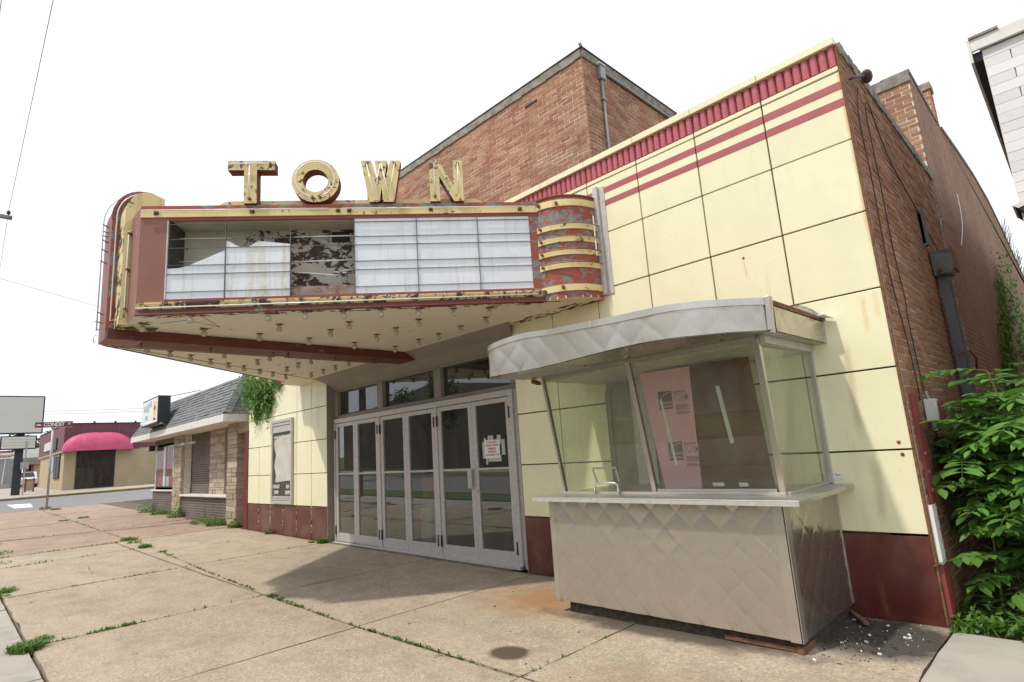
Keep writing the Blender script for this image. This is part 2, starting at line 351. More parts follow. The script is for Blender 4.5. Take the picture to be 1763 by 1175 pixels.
def mesh(name, mb, mats, smooth=False):
    me = bpy.data.meshes.new(name); me.from_pydata(mb.v, [], mb.f)
    for m in (mats if isinstance(mats, (list, tuple)) else [mats]): me.materials.append(M[m])
    me.polygons.foreach_set('material_index', mb.mi)
    if smooth: me.polygons.foreach_set('use_smooth', [True]*len(me.polygons))
    me.update(); return me
def attach(o, parent):
    if parent is not None:
        o.parent = parent
        o.matrix_parent_inverse = Matrix.Translation(wloc(parent)).inverted()
WL = {}
def wloc(p):
    return Vector(WL.get(p.name, (0, 0, 0)))
def obj(name, mb, mats, parent=None, smooth=False, bev=0, label=None, loc=None):
    me = mb if isinstance(mb, bpy.types.Mesh) else mesh(name, mb, mats, smooth)
    o = bpy.data.objects.new(name, me); COL.objects.link(o)
    attach(o, parent)
    if loc is not None: o.location = loc
    if bev:
        b = o.modifiers.new('bevel', 'BEVEL'); b.width = bev; b.segments = 2; b.limit_method = 'ANGLE'; b.angle_limit = .6
    if label: o['label'] = label
    return o
def root(name, loc, label, cat, group=None):
    o = bpy.data.objects.new(name, None); COL.objects.link(o); o.location = loc; WL[o.name] = tuple(loc); o.empty_display_size = .2
    o['label'] = label; o['category'] = cat
    if group: o['group'] = group
    return o
def tag(o, label, cat, group=None):
    o['label'] = label; o['category'] = cat
    if group: o['group'] = group
    return o
def text(name, body, size, M4, mat, parent, depth=.002, align='CENTER', sx=1.0, bold=.0):
    cu = bpy.data.curves.new('txt', 'FONT'); cu.body = body; cu.size = size; cu.align_x = align; cu.align_y = 'CENTER'
    cu.extrude = depth; cu.offset = bold; cu.resolution_u = 3
    t = bpy.data.objects.new('t', cu); COL.objects.link(t); bpy.context.view_layer.update()
    me = bpy.data.meshes.new_from_object(t); bpy.data.objects.remove(t)
    me.transform(Matrix.Diagonal((sx, 1, 1, 1))); me.transform(M4); me.materials.clear(); me.materials.append(M[mat])
    o = bpy.data.objects.new(name, me); COL.objects.link(o); attach(o, parent); return o
def frame(o, ux, uz):
    """matrix: local x -> ux, local y -> uz (up), local z -> out of the face"""
    ux = Vector(ux).normalized(); uz = Vector(uz).normalized(); w = ux.cross(uz)
    return Matrix(((ux.x, uz.x, w.x, o[0]), (ux.y, uz.y, w.y, o[1]), (ux.z, uz.z, w.z, o[2]), (0, 0, 0, 1)))
def lerp(t, xs, ys):
    if t <= xs[0]: return ys[0]
    for i in range(len(xs)-1):
        if t <= xs[i+1]: return ys[i]+(ys[i+1]-ys[i])*(t-xs[i])/(xs[i+1]-xs[i])
    return ys[-1]
def gz(x): return lerp(-x, [-6, 0, 2, 4.5, 8, 11, 14.4, 24, 60, 200], [0, 0, -.02, -.045, -.02, 0, .04, .19, .75, 2.9])

# ------------------------------------------------------------------ ground and paving
def struct(o, kind='structure'): o['kind'] = kind; return o
def gsheet(name, x0, x1, y0, y1, dz, mat, parent=None, n=None):
    nx = n or max(1, int((x1-x0)/1.0)); ny = max(1, int((y1-y0)/20))
    m = MB().grid(nx, ny, lambda u, v: (x0+(x1-x0)*u, y0+(y1-y0)*v, gz(x0+(x1-x0)*u)+dz))
    return obj(name, m, mat, parent)
struct(gsheet('ground', -420, 160, -260, 260, -.16, 'lawn', n=290))
struct(gsheet('soil_bed', -34, 8, -6.6, 3.0, -.05, 'soil', n=42))
struct(gsheet('near_verge', -32.5, 60, -8.4, -6.75, -.02, 'lawn', n=90))
struct(gsheet('road', -420, 160, -17.5, -8.5, -.13, 'asphalt', n=290))
struct(gsheet('side_street', -50.0, -33.2, -7.2, 120, -.126, 'asphalt', n=17))
struct(gsheet('far_pavement', -420, 160, -22, -19.5, -.04, 'concgrey', n=290))
struct(gsheet('verge', -420, 160, -19.5, -17.6, -.03, 'lawn', n=290))
struct(gsheet('corner_pavement', -110, -50.2, -6.9, 8, -.02, 'concgrey', n=50))
walk = struct(gsheet('sidewalk', -33.6, 8, -6.75, 1.2, -.10, 'concgrey', n=42))
def slab(x0, x1, y0, y1, mat, rnd=.012):
    g = .008; x0 += g; x1 -= g; y0 += g; y1 -= g
    nx = max(2, int((x1-x0)/.25)); ny = max(2, int((y1-y0)/.25)); tl = random.uniform(-.004, .004); tr = random.uniform(-.004, .004)
    jag = [[random.uniform(-1, 1) for _ in range(60)] for _ in range(4)]
    def f(u, v):
        x = x0+(x1-x0)*u; y = y0+(y1-y0)*v; e = min(u, 1-u)*(x1-x0); w = min(v, 1-v)*(y1-y0)
        if u == 0: x += rnd*jag[0][int(v*ny)]
        if u == 1: x += rnd*jag[1][int(v*ny)]
        if v == 0: y += rnd*jag[2][int(u*nx)]
        if v == 1: y += rnd*jag[3][int(u*nx)]
        return (x, y, gz(x)+tl*u+tr*v-(.006 if min(e, w) < .01 else 0))
    m = MB().grid(nx, ny, f)
    for a, b in (((x0, y0), (x1, y0)), ((x1, y0), (x1, y1)), ((x1, y1), (x0, y1)), ((x0, y1), (x0, y0))):
        m.quad((*a, gz(a[0])-.05), (*b, gz(b[0])-.05), (*b, gz(b[0])-.005), (*a, gz(a[0])-.005))
    return obj('slab', m, mat, walk)
JX = [-15.45, -12.6, -10.2, -6.7, -4.4, -2.1, .04]
for i in range(len(JX)-1):
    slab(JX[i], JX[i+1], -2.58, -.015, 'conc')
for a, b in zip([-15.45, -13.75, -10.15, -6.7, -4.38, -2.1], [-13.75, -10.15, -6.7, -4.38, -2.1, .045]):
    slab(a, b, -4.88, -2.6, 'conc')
slab(-10.15, -4.85, -.01, .5, 'conc')
for a, b in ((-19.2, -15.47), (-23.5, -19.2), (-28, -23.5), (-33.2, -28)):
    slab(a, b, -2.3, .3 if a > -25 else .9, 'conc2'); slab(a, b, -4.75, -2.3, 'conc2')
for k in range(22): slab(-33.2+k*1.85, -33.2+(k+1)*1.85, -6.45, -4.9, 'concgrey', .004)
for (a, b) in ((.045, 1.9), (1.9, 3.8), (3.8, 6)):
    slab(a, b, -2.3, -.1, 'concgrey'); slab(a, b, -4.88, -2.3, 'concgrey')
k1 = MB()
def strip(m, pts, w, z0, z1):
    for a, b in zip(pts, pts[1:]):
        a = Vector((*a, 0)); b = Vector((*b, 0)); n = (b-a).normalized(); n = Vector((-n.y, n.x, 0))*w
        P = [a, b, b+n, a+n]; lo = [(p.x, p.y, gz(p.x)+z0) for p in P]; hi = [(p.x, p.y, gz(p.x)+z1) for p in P]
        m.add(lo+hi, [(0, 3, 2, 1), (4, 5, 6, 7), (0, 1, 5, 4), (1, 2, 6, 5), (2, 3, 7, 6), (3, 0, 4, 7)])
strip(k1, [(40-.5*i, -8.5) for i in range(146)], .15, -.2, .0)
struct(obj('kerb', k1, 'curb', None))
k2 = MB(); strip(k2, [(-33.35, -6.5), (-33.35, 10), (-33.35, 60)], .15, -.2, 0.0); struct(obj('kerb', k2, 'curb'))
k3 = MB(); strip(k3, [(-50.3, -.6), (-50.3, 12)], .18, -.2, .03); struct(obj('yellow_kerb', k3, 'curbyel'))
k3 = MB(); strip(k3, [(-50.3, -6.8), (-50.3, -.62)], .18, -.2, .03); struct(obj('kerb', k3, 'curb'))
k4 = MB(); strip(k4, [(160-5*i, -17.6) for i in range(110)], .15, -.2, -.02); struct(obj('kerb', k4, 'curb'))
cw = MB()
for i in range(1): cw.quad(*[(x, y, gz(x)-.12) for x, y in ((-44.0, -2.75), (-38.9, -2.75), (-38.3, -2.05), (-43.0, -1.75))])
struct(obj('crosswalk_marking', cw, 'roadpaint'))

crk = MB(); cr_ = random.Random(4)
for P in ([(-9.6, -1.4), (-8.6, -1.25), (-7.9, -1.35), (-6.75, -1.15)], [(-6.3, -.9), (-5.9, -1.5), (-5.2, -1.6), (-4.7, -1.4)], [(-13.4, -4.0), (-12.2, -3.6), (-11.2, -3.7), (-10.3, -3.4)], [(-1.7, -3.1), (-1.2, -3.6), (-1.0, -4.3)], [(-18.8, -1.2), (-17.6, -.9), (-16.4, -1.1), (-15.6, -.8)]):
    for a, b in zip(P, P[1:]):
        n = 14; prev = None
        for k in range(n+1):
            t = k/n; x = a[0]+(b[0]-a[0])*t; y = a[1]+(b[1]-a[1])*t
            if 0 < k < n: x += cr_.uniform(-.025, .025); y += cr_.uniform(-.025, .025)
            if prev and cr_.random() < .85:
                w = cr_.uniform(.0015, .004); crk.quad((prev[0], prev[1]-w, gz(prev[0])+.006), (prev[0], prev[1]+w, gz(prev[0])+.006), (x, y+w, gz(x)+.006), (x, y-w, gz(x)+.006))
            prev = (x, y)
struct(obj('cracks', crk, 'soil', walk), 'stuff')
gum = MB()
for _ in range(36):
    x, y = cr_.uniform(-14, 0), cr_.uniform(-4.8, -.3); q = cr_.uniform(.006, .015); gum.lathe((x, y, gz(x)), [(q, .004), (q*.8, .0065), (0, .007)], 8)
struct(obj('gum_spots', gum, 'plinth', walk), 'stuff')
# grass tufts along the joints
def blades(m, x, y, z, n, r, h, w=.006):
    for _ in range(n):
        a = random.uniform(0, 2*pi); d = r*sqrt(random.random()); bx = x+cos(a)*d; by = y+sin(a)*d*.8; hh = h*random.uniform(.4, 1.1)
        a2 = random.uniform(0, 2*pi); l = hh*random.uniform(.3, 1.1); ww = w*random.uniform(.6, 1.5)
        c = Vector((cos(a2), sin(a2), 0)); p = Vector((-c.y, c.x, 0))*ww; B = Vector((bx, by, z)); Mx = B+c*l*.35+Vector((0, 0, hh*.7)); T = B+c*l+Vector((0, 0, hh*.85))
        m.add([B-p, B+p, Mx+p*.8, Mx-p*.8, T], [(0, 1, 2, 3), (3, 2, 4)])
def leafy(m, x, y, z, n, r, h, s=.03):
    for _ in range(n):
        a = random.uniform(0, 2*pi); d = r*sqrt(random.random()); c = Vector((x+cos(a)*d, y+sin(a)*d*.8, z+h*random.random()*(1-d/r*.6)))
        u = Vector((random.uniform(-1, 1), random.uniform(-1, 1), random.uniform(-.3, .6))).normalized(); v = u.cross(Vector((random.uniform(-.4, .4), random.uniform(-.4, .4), 1))).normalized()
        k = s*random.uniform(.6, 1.3); m.add([c-u*k, c+v*k*.38, c+u*k, c-v*k*.38], [(0, 1, 2, 3)])
weeds = MB()
def line(pts, dens, big=1.0):
    for a, b in zip(pts, pts[1:]):
        L = math.hypot(b[0]-a[0], b[1]-a[1]); n = int(L*dens)
        ph = random.uniform(0, 9)
        for _ in range(n):
            t = random.random(); x = a[0]+(b[0]-a[0])*t; y = a[1]+(b[1]-a[1])*t
            q = .5+.5*sin(t*L*2.3+ph)*sin(t*L*5.1+ph*2)
            if random.random() > q: continue
            blades(weeds, x, y, gz(x)-.02, random.randint(2, 6), .02, .035*big*random.uniform(.6, 1.6))
line([(-15.5, -2.26), (-12.6, -2.33), (-9.1, -2.5), (-6.6, -2.56), (-2.1, -2.6)], 60)
line([(-6.7, -2.6), (-6.7, -4.9)], 60, 1.2); line([(-6.7, -4.0), (-6.7, -4.9)], 160, 1.3); line([(-10.15, -2.5), (-10.1, -4.85)], 45); line([(-13.8, -2.3), (-13.6, -4.8)], 40, 1.3); line([(-15.46, -2.3), (-15.45, -4.75)], 60, 1.5)
line([(-10.2, -.1), (-10.2, -2.4)], 16); line([(-12.6, -2.3), (-12.6, -.2)], 6); line([(-15.46, -2.3), (-15.46, -.2)], 20); line([(-2.1, -2.6), (-2.1, -1.4)], 14)
line([(-19.2, -2.3), (-19.2, .2)], 12, 1.4); line([(-19.2, -2.3), (-19.2, -4.7)], 10, 1.3); line([(-33, -2.3), (-15.5, -2.3)], 7, 1.4); line([(-28, -4), (-28, .6)], 10, 1.5)
line([(-14.4, -.03), (-10.2, -.03)], 3, 1.5)
for (x, y, n, r, h) in ((-10.72, -4.85, 340, .22, .10), (-10.3, -4.86, 90, .10, .06), (-6.62, -4.92, 700, .17, .11), (-6.9, -4.75, 120, .10, .08), (-15.6, -2.3, 240, .22, .12), (-14.9, -2.33, 110, .20, .10),
                        (-13.7, -2.38, 260, .14, .12), (-12.55, -2.32, 120, .09, .07), (-11.9, -2.35, 80, .08, .06), (-8.2, -4.0, 1, .1, .03), (-6.52, -2.56, 120, .08, .06), (-6.3, -2.55, 70, .05, .05), (-5.7, -2.58, 40, .05, .04),
                        (-10.15, -.1, 220, .10, .14), (-10.45, -.18, 90, .08, .08), (-12.9, -.06, 150, .10, .10), (-13.0, -.05, 60, .06, .14), (-2.1, -1.75, 60, .06, .03), (-2.1, -2.4, 45, .05, .035), (-2.95, -2.66, 50, .06, .04),
                        (-16.4, -4.7, 260, .5, .10), (-14.5, -4.8, 200, .4, .08), (-18.5, -4.6, 130, .3, .08), (-33.0, -2.1, 160, .3, .2), (-31.5, -1.9, 160, .25, .16), (-24.6, -1.9, 150, .2, .12), (-24.2, -2.5, 150, .2, .1), (-2.95, -1.12, 60, .12, .03)):
    blades(weeds, x, y, gz(x)-.03, n, r, h)
for (x, y, n, r, h) in ((-15.2, -.05, 160, .18, .25), (-20.5, -.05, 320, .35, .42), (-24.2, .0, 380, .45, .5), (-17.4, -.1, 260, .5, .22), (-16.4, -.1, 320, .35, .26), (-22.5, -.1, 200, .3, .24)):
    leafy(weeds, x, y, gz(x), n, r, h, .05)
o = struct(obj('weeds', weeds, 'grass'), 'stuff'); o['label'] = 'green grass tufts growing in the sidewalk joints'; o['category'] = 'weeds'
# pebbles and plaster chips on the paving
ch = MB()
for _ in range(44):
    x, y = random.gauss(-.36, .2), random.gauss(-.48, .28)
    if x < -.62 and y > -1.2: continue
    if y > -.04: continue
    k = random.choice([.005, .006, .008, .012, .022]); a = random.uniform(0, pi); ch.obox((x, y, gz(x)), (cos(a)*k, sin(a)*k, random.uniform(-.002, .004)), (-sin(a)*k*.6, cos(a)*k*.6, 0), (0, 0, k*.45))
o = struct(obj('plaster_chips', ch, 'white'), 'stuff'); o['label'] = 'white plaster crumbs scattered beside the ticket booth'
db = MB()
for _ in range(260):
    x, y = random.gauss(-.45, .16), random.gauss(-.5, .3)
    if x < -.62 or y > -.03: continue
    a = random.uniform(0, pi); k = random.uniform(.006, .03)
    db.obox((x, y, gz(x)+.001), (cos(a)*k, sin(a)*k, 0), (-sin(a)*.005, cos(a)*.005, 0), (0, 0, .004))
for _ in range(160):
    x, y = random.uniform(-9, 0), random.uniform(-4.5, -.2); k = random.uniform(.003, .011)
    db.box(x, x+k, y, y+k*.7, gz(x), gz(x)+k*.4)
o = struct(obj('dirt_crumbs', db, 'plinth'), 'stuff'); o['label'] = 'dark crumbs and twigs on the sidewalk'
o = obj('wood_scrap', MB().obox((-.70, -.03, .012), (.21, -.30, 0), (.035, .02, 0), (0, 0, .03)), 'wood', bev=.003)
tag(o, 'orange-brown wood scrap poking out from behind the ticket booth', 'wood scrap')

# ------------------------------------------------------------------ theatre building
TH = root('theatre_building', (-7.2, 3, 0), 'old movie theatre with pale yellow tiled front, maroon base and brick tower', 'theatre')
CX = [0, -.727, -1.473, -2.231, -2.983, -3.749, -4.524]
RZ = [4.818, 4.128, 3.431, 2.729, 2.036, 1.35, .672]
# masonry core
core = MB()
core.box(-4.50, -.02, .035, .30, -.1, 5.06); core.box(-14.38, -10.13, .035, .30, -.1, 5.06); core.box(-10.13, -4.50, .30, .5, 3.1, 4.9)
obj('front_wall', core, 'joint', TH)
def tile(x0, x1, z0, z1, mat='yellow', y=0.0, nm='tile'):
    g = .0075; dy = random.uniform(-.002, .003); m = MB().box(x0+g, x1-g, y+dy, y+.033, z0+g, z1-g)
    return obj(nm, m, mat, TH, bev=.003)
for i in range(6):
    a, b = CX[i+1], CX[i]
    for j in range(6):
        if i == 5 and 0: pass
        tile(a, b, RZ[j+1], RZ[j])
    tile(a, b, -.06 if i else -.03, .668, 'maroon', 0, 'base_tile')
    tile(a, b, 4.822, 4.882, 'yellow', 0, 'tile')
    for (z0, z1) in ((4.636, 4.713), (4.468, 4.544)):
        obj('stripe', MB().box(a+.006, b-.006, -.0035, .02, z0, z1), 'stripe', TH)
    obj('cap', MB().box(a+.003, b-.003, -.03, .12, 5.092, 5.168), 'yellow', TH, bev=.004)
fl = MB(); n = 8; w = .0805
pr = [(-w/2, .03)]+[(-w/2+w*k/n, .03-.024*sin(pi*k/n)**.7-.008) for k in range(1, n)]+[(w/2, .03)]
fl.prism([(x, y, 4.886) for x, y in pr], (0, 0, .204)); flm = mesh('flute', fl, 'flute')
for i in range(6):
    a, b = CX[i+1], CX[i]; k = 9
    for q in range(k):
        wq = (b-a-.006)/k; o = obj('flute', flm, 'flute', TH, loc=(a+.003+(q+.5)*wq, 0, 0))
        o.scale.x = (wq-.003)/w
jm = MB()
obj('corner_bead', MB().box(-.004, .012, -.004, .03, 0, 5.09), 'rust', TH)
# left wing of the front
LX = [-14.41, -13.695, -12.98, -12.265, -11.55, -10.835, -10.118]
def lt(i, k, z0, z1, mat='yellow', nm='tile'): tile(LX[i], LX[k], z0, z1, mat, 0, nm)
for (a, b) in ((0, 2), (2, 4), (4, 5), (5, 6)):
    lt(a, b, 3.431, 4.128); lt(a, b, 2.729, 3.431)
lt(0, 2, 2.04, 2.729); lt(2, 4, 2.04, 2.729); lt(4, 5, 2.04, 2.729); lt(5, 6, 2.04, 2.729)
for i in range(6):
    for (z0, z1) in ((1.35, 2.04), (.672, 1.35)): lt(i, i+1, z0, z1)
    lt(i, i+1, -.02, .668, 'maroon', 'base_tile')
    lt(i, i+1, 4.128, 4.818)
for x in LX[1:6]:
    m = MB()
    for _ in range(26):
        z = random.uniform(.12, .64); m.box(x-.006, x+.007, -.004, .003, z, z+random.uniform(.008, .045))
    obj('joint_filler', m, 'paper', TH)

# side wall (faces the gap on the right) and the higher auditorium behind
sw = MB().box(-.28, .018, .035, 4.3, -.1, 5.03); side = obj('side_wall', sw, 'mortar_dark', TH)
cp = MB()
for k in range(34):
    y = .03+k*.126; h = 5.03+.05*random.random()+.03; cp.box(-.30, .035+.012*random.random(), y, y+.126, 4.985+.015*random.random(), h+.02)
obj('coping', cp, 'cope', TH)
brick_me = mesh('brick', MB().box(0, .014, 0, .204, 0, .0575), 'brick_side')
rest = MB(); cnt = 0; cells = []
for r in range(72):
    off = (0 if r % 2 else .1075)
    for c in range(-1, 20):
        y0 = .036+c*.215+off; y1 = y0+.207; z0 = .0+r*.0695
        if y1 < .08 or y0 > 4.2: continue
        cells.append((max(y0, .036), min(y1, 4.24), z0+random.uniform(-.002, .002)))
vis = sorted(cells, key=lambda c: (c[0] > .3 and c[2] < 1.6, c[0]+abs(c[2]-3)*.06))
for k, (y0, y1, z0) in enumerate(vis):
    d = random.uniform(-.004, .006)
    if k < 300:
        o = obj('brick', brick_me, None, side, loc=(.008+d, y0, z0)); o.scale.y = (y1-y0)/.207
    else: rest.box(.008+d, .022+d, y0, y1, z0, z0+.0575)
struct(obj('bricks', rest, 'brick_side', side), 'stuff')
far = MB()
far.box(-.30, .026, 6.95, 60, -.2, 6.78); pts = [(6.95, 6.8), (9.1, 7.05), (11.5, 7.28), (14.3, 7.4), (17, 7.3), (20, 7.05), (23.8, 6.72), (30, 6.2), (60, 6.2)]
far2 = MB().prism([(.028, y, z) for y, z in pts]+[(.028, 60, 6.5-.4), (.028, 6.95, 6.7)], (-.33, 0, 0))
far.box(-.30, .026, 4.3, 6.95, -.1, 6.76)
obj('auditorium_wall', far, 'brick_far', TH); obj('auditorium_parapet', far2, 'brick_far', TH)
cpp = MB()
for a, b in zip(pts, pts[1:]):
    cpp.prism([(.05, a[0], a[1]-.02), (.05, b[0], b[1]-.02), (.05, b[0], b[1]+.05), (.05, a[0], a[1]+.05)], (-.4, 0, 0))
cpp.box(-.34, .045, 4.27, 6.6, 6.74, 6.80)
obj('coping', cpp, 'cope', TH)
def brickwall(parent, face, u0, u1, z0, z1, pos, mat='brick', mort='mortar', thick=.3, bl=.215, bh=.0695, nm='bricks'):
    """face 'x+': plane x=pos facing +x, u is y.  face 'y-': plane y=pos facing -y, u is x"""
    m = MB(); r = 0; z = z0
    while z < z1-.01:
        u = u0-(0 if r % 2 else bl/2)
        while u < u1:
            a, b = max(u, u0), min(u+bl-.011, u1); d = random.uniform(-.003, .004); zz = min(z+bh-.0125, z1)
            if b-a > .02:
                if face == 'x+': m.box(pos-.01, pos+.004+d, a, b, z, zz)
                else: m.box(a, b, pos-.004-d, pos+.01, z, zz)
            u += bl
        z += bh; r += 1
    return struct(obj(nm, m, mat, parent), 'stuff')
blk = obj('step_wall', MB().box(-1.5, .014, 4.28, 4.6, 4.0, 6.70), 'mortar', TH)
brickwall(blk, 'y-', -1.5, .02, 4.2, 6.62, 4.28)
cp = MB()
for k in range(10): cp.box(-1.5+k*.153, -1.5+(k+1)*.153, 4.255, 4.62, 6.615+random.uniform(-.01, .02), 6.78)
obj('coping', cp, 'cope', TH)
blk = obj('step_wall', MB().box(-1.2, .014, 6.68, 6.94, 5, 7.58), 'mortar', TH)
brickwall(blk, 'y-', -1.2, .02, 5.6, 7.52, 6.68)
brickwall(blk, 'x+', 6.68, 6.95, 5.6, 7.52, .014)
obj('coping', MB().box(-1.2, .04, 6.65, 6.97, 7.52, 7.65), 'cope', TH)
# projection tower
tw = obj('tower', MB().box(-10.3, -3.70, 1.21, 4.2, 4.2, 7.76), 'mortar', TH)
brickwall(tw, 'y-', -10.3, -3.69, 5.0, 7.74, 1.21)
brickwall(tw, 'x+', 1.205, 4.2, 5.2, 7.74, -3.70)
cp = MB()
for k in range(44): cp.box(-10.3+k*.15, -10.3+(k+1)*.15, 1.18, 1.45, 7.725+random.uniform(-.008, .008), 7.868+random.uniform(0, .012))
for k in range(20): cp.box(-3.95, -3.67, 1.2+k*.15, 1.2+(k+1)*.15, 7.725+random.uniform(-.008, .008), 7.862+random.uniform(0, .012))
obj('coping', cp, 'cope', TH)
obj('flashing', MB().box(-10.3, -3.655, 1.165, 1.5, 7.882, 7.892).box(-3.98, -3.655, 1.5, 4.2, 7.882, 7.892).obox((-3.70, 1.17, 7.892), (.05, 0, .0), (0, .02, 0), (-.02, 0, .07)), 'galv', TH)
obj('wall_patch', MB().box(-5.0, -4.72, 1.19, 1.21, 7.47, 7.50), 'black', TH)
# stack of conduit on the tower
cdt = root('conduit', (-3.66, 1.7, 6), 'grey metal conduit running down and along the brick tower side', 'conduit')
obj('pipe', MB().tube([(-3.665, 1.66, 5.2), (-3.665, 1.66, 7.5)], .026).tube([(-3.665, 1.74, 7.68), (-3.665, 4.2, 7.66)], .026), 'galvpole', cdt, True)
obj('junction_box', MB().box(-3.695, -3.62, 1.60, 1.74, 7.50, 7.74), 'galvpole', cdt, bev=.01)
obj('cap', MB().box(-3.70, -3.60, 1.56, 1.72, 7.74, 7.76), 'white', cdt)
obj('clamp', MB().box(-3.69, -3.63, 1.61, 1.71, 7.12, 7.15), 'galvpole', cdt)

# ------------------------------------------------------------------ entrance: doors, transoms, lobby
obj('door_reveal', MB().box(-10.13, -10.118, -.002, .2, -.02, 3.2), 'greypaint', TH)
obj('door_reveal', MB().box(-4.53, -4.518, .0, .2, -.06, 3.2), 'greypaint', TH)
va = MB().prism([(-10.40, -.20, 3.31), (-10.40, .0, 3.18), (-10.40, .17, 3.03), (-10.40, .30, 3.03), (-10.40, .30, 3.31)], (.28, 0, 0))
obj('valance', MB().prism([(-10.118, -.25, 3.312), (-10.118, .0, 3.17), (-10.118, .17, 3.03), (-10.118, .34, 3.03), (-10.118, .34, 3.312)], (5.60, 0, 0))
    .add([(-10.30, -.25, 3.312), (-10.118, -.25, 3.312), (-10.118, .0, 3.17)], [(0, 1, 2)]).add([(-4.34, -.25, 3.312), (-4.518, -.25, 3.312), (-4.518, .0, 3.17)], [(0, 2, 1)]), 'greypaint', TH)
tf = MB()
for z0, z1 in ((2.42, 2.50), (2.99, 3.04)): tf.box(-10.118, -4.518, .19, .27, z0, z1)
TXS = [(-10.118, -9.98), (-8.43, -8.24), (-6.64, -6.45), (-4.80, -4.518)]
for a, b in TXS: tf.box(a, b, .17, .27, 2.50, 2.99)
obj('transom_frame', tf, 'greypaint', TH, bev=.004)
for (a, b) in ((-9.98, -8.43), (-8.24, -6.64), (-6.45, -4.80)):
    w = obj('window', MB().box(a, b, .245, .262, 2.50, 2.53).box(a, b, .245, .262, 2.96, 2.99).box(a, a+.03, .245, .262, 2.53, 2.96).box(b-.03, b, .245, .262, 2.53, 2.96), 'posterdark', TH)
    obj('pane', MB().box(a+.03, b-.03, .25, .256, 2.53, 2.96), 'transomglass', w)
df = MB().box(-10.03, -4.72, .11, .20, 2.335, 2.425)
for x0, x1 in ((-10.03, -9.985), (-8.345, -8.27), (-6.59, -6.52), (-4.80, -4.72)): df.box(x0, x1, .105, .20, -.05, 2.335)
df.box(-4.72, -4.518, .14, .22, -.05, 2.42).box(-10.118, -10.03, .16, .22, -.05, 2.42)
obj('door_frame', df, 'alu', TH, bev=.004)
obj('threshold', MB().box(-10.03, -4.72, .05, .22, -.05, .0), 'alu', TH, bev=.006)
DX = [(-9.98, -9.185), (-9.18, -8.35), (-8.265, -7.442), (-7.437, -6.595), (-6.515, -5.648), (-5.643, -4.805)]
for k, (a, b) in enumerate(DX):
    zb = gz(a)-.0+.02; sw_ = .085
    m = MB().box(a, a+sw_, .12, .165, zb, 2.325).box(b-sw_, b, .12, .165, zb, 2.325).box(a+sw_, b-sw_, .12, .165, 2.255, 2.325).box(a+sw_, b-sw_, .12, .165, zb, .165).box(a+sw_, b-sw_, .125, .16, 1.295, 1.325)
    d = obj('door', m, 'alu', TH, bev=.004)
    obj('glass', MB().box(a+sw_, b-sw_, .139, .145, .165, 1.295), 'doorglass', d); obj('glass', MB().box(a+sw_, b-sw_, .139, .145, 1.325, 2.255), 'doorglass', d)
    xh = a if k % 2 == 0 else b
    for z in (2.10, .22): obj('hinge', MB().tube([(xh, .105, z-.085), (xh, .105, z+.085)], .014), 'black', d, True)
    if k == 4: obj('handle', MB().box(b-.10, b-.005, .06, .085, 1.03, 1.32).box(b-.07, b-.03, .085, .12, 1.25, 1.29).box(b-.07, b-.03, .085, .12, 1.06, 1.10), 'steel', d, bev=.005)
    if k == 5: obj('lock', MB().tube([(a+.045, .10, .99), (a+.045, .122, .99)], .022, 12), 'steel', d)
obj('lobby_floor', MB().box(-10.2, -4.3, .22, 6.5, -.12, -.04), 'carpet', TH)
lb = MB().box(-10.4, -10.2, .3, 6.5, -.1, 3.2).box(-4.45, -4.3, .3, 6.5, -.1, 3.2).box(-10.4, -4.3, 6.5, 6.6, -.1, 3.2).box(-10.4, -4.3, .5, 6.6, 3.05, 3.1)
obj('lobby_wall', lb, 'lobby', TH)
p = root('pedestal', (-8.1, 1.2, 0), 'pale blue pedestal standing inside behind the middle doors', 'pedestal')
obj('post', MB().box(-8.33, -7.98, 1.0, 1.3, -.04, .62), 'blue', p, bev=.01); obj('top', MB().box(-8.42, -7.85, .95, 1.4, .62, .66), 'blue', p, bev=.01)
p = root('lobby_chair', (-8.9, 1.6, 0), 'orange high-backed chair seen dimly through the middle doors', 'chair')
obj('backrest', MB().prism([(-9.2, 1.7, .45), (-8.6, 1.7, .45), (-8.5, 1.75, 1.15), (-9.3, 1.75, 1.15)], (0, .1, 0)), 'orange', p, bev=.02)
obj('seat', MB().box(-9.15, -8.65, 1.25, 1.75, .36, .46), 'orange', p, bev=.02)
for x in (-9.1, -8.7):
    for y in (1.3, 1.65): obj('leg', MB().box(x-.02, x+.02, y-.02, y+.02, -.04, .36), 'dark', p)
# notice taped to the door
nt_ = root('notice', (-5.24, .13, 1.6), 'white paper notice with red lettering taped to the door glass', 'notice')
obj('tape', MB().box(-5.45, -5.36, .1345, .1365, 1.46, 1.70).box(-5.03, -4.96, .1345, .1365, 1.50, 1.72).box(-5.32, -5.20, .1345, .1365, 1.66, 1.79).box(-5.12, -5.04, .1345, .1365, 1.66, 1.79).box(-5.33, -5.05, .1345, .1365, 1.41, 1.50).box(-5.38, -5.34, .1345, .1365, 1.37, 1.5).box(-5.41, -5.36, .1345, .1365, 1.62, 1.76), 'tape', nt_)
obj('sheet', MB().box(-5.40, -5.07, .131, .1335, 1.46, 1.725), 'paper', nt_)
for k, t in enumerate(('DO NOT ENTER', 'WITHOUT PROPER', 'PERMISSION', 'FROM/WITH', 'AUTHORIZED TYPE')):
    text('lettering', t, .040, frame((-5.235, .1305, 1.69-.046*k), (1, 0, 0), (0, 0, 1)), 'redink', nt_, .0006, sx=.82, bold=.001)
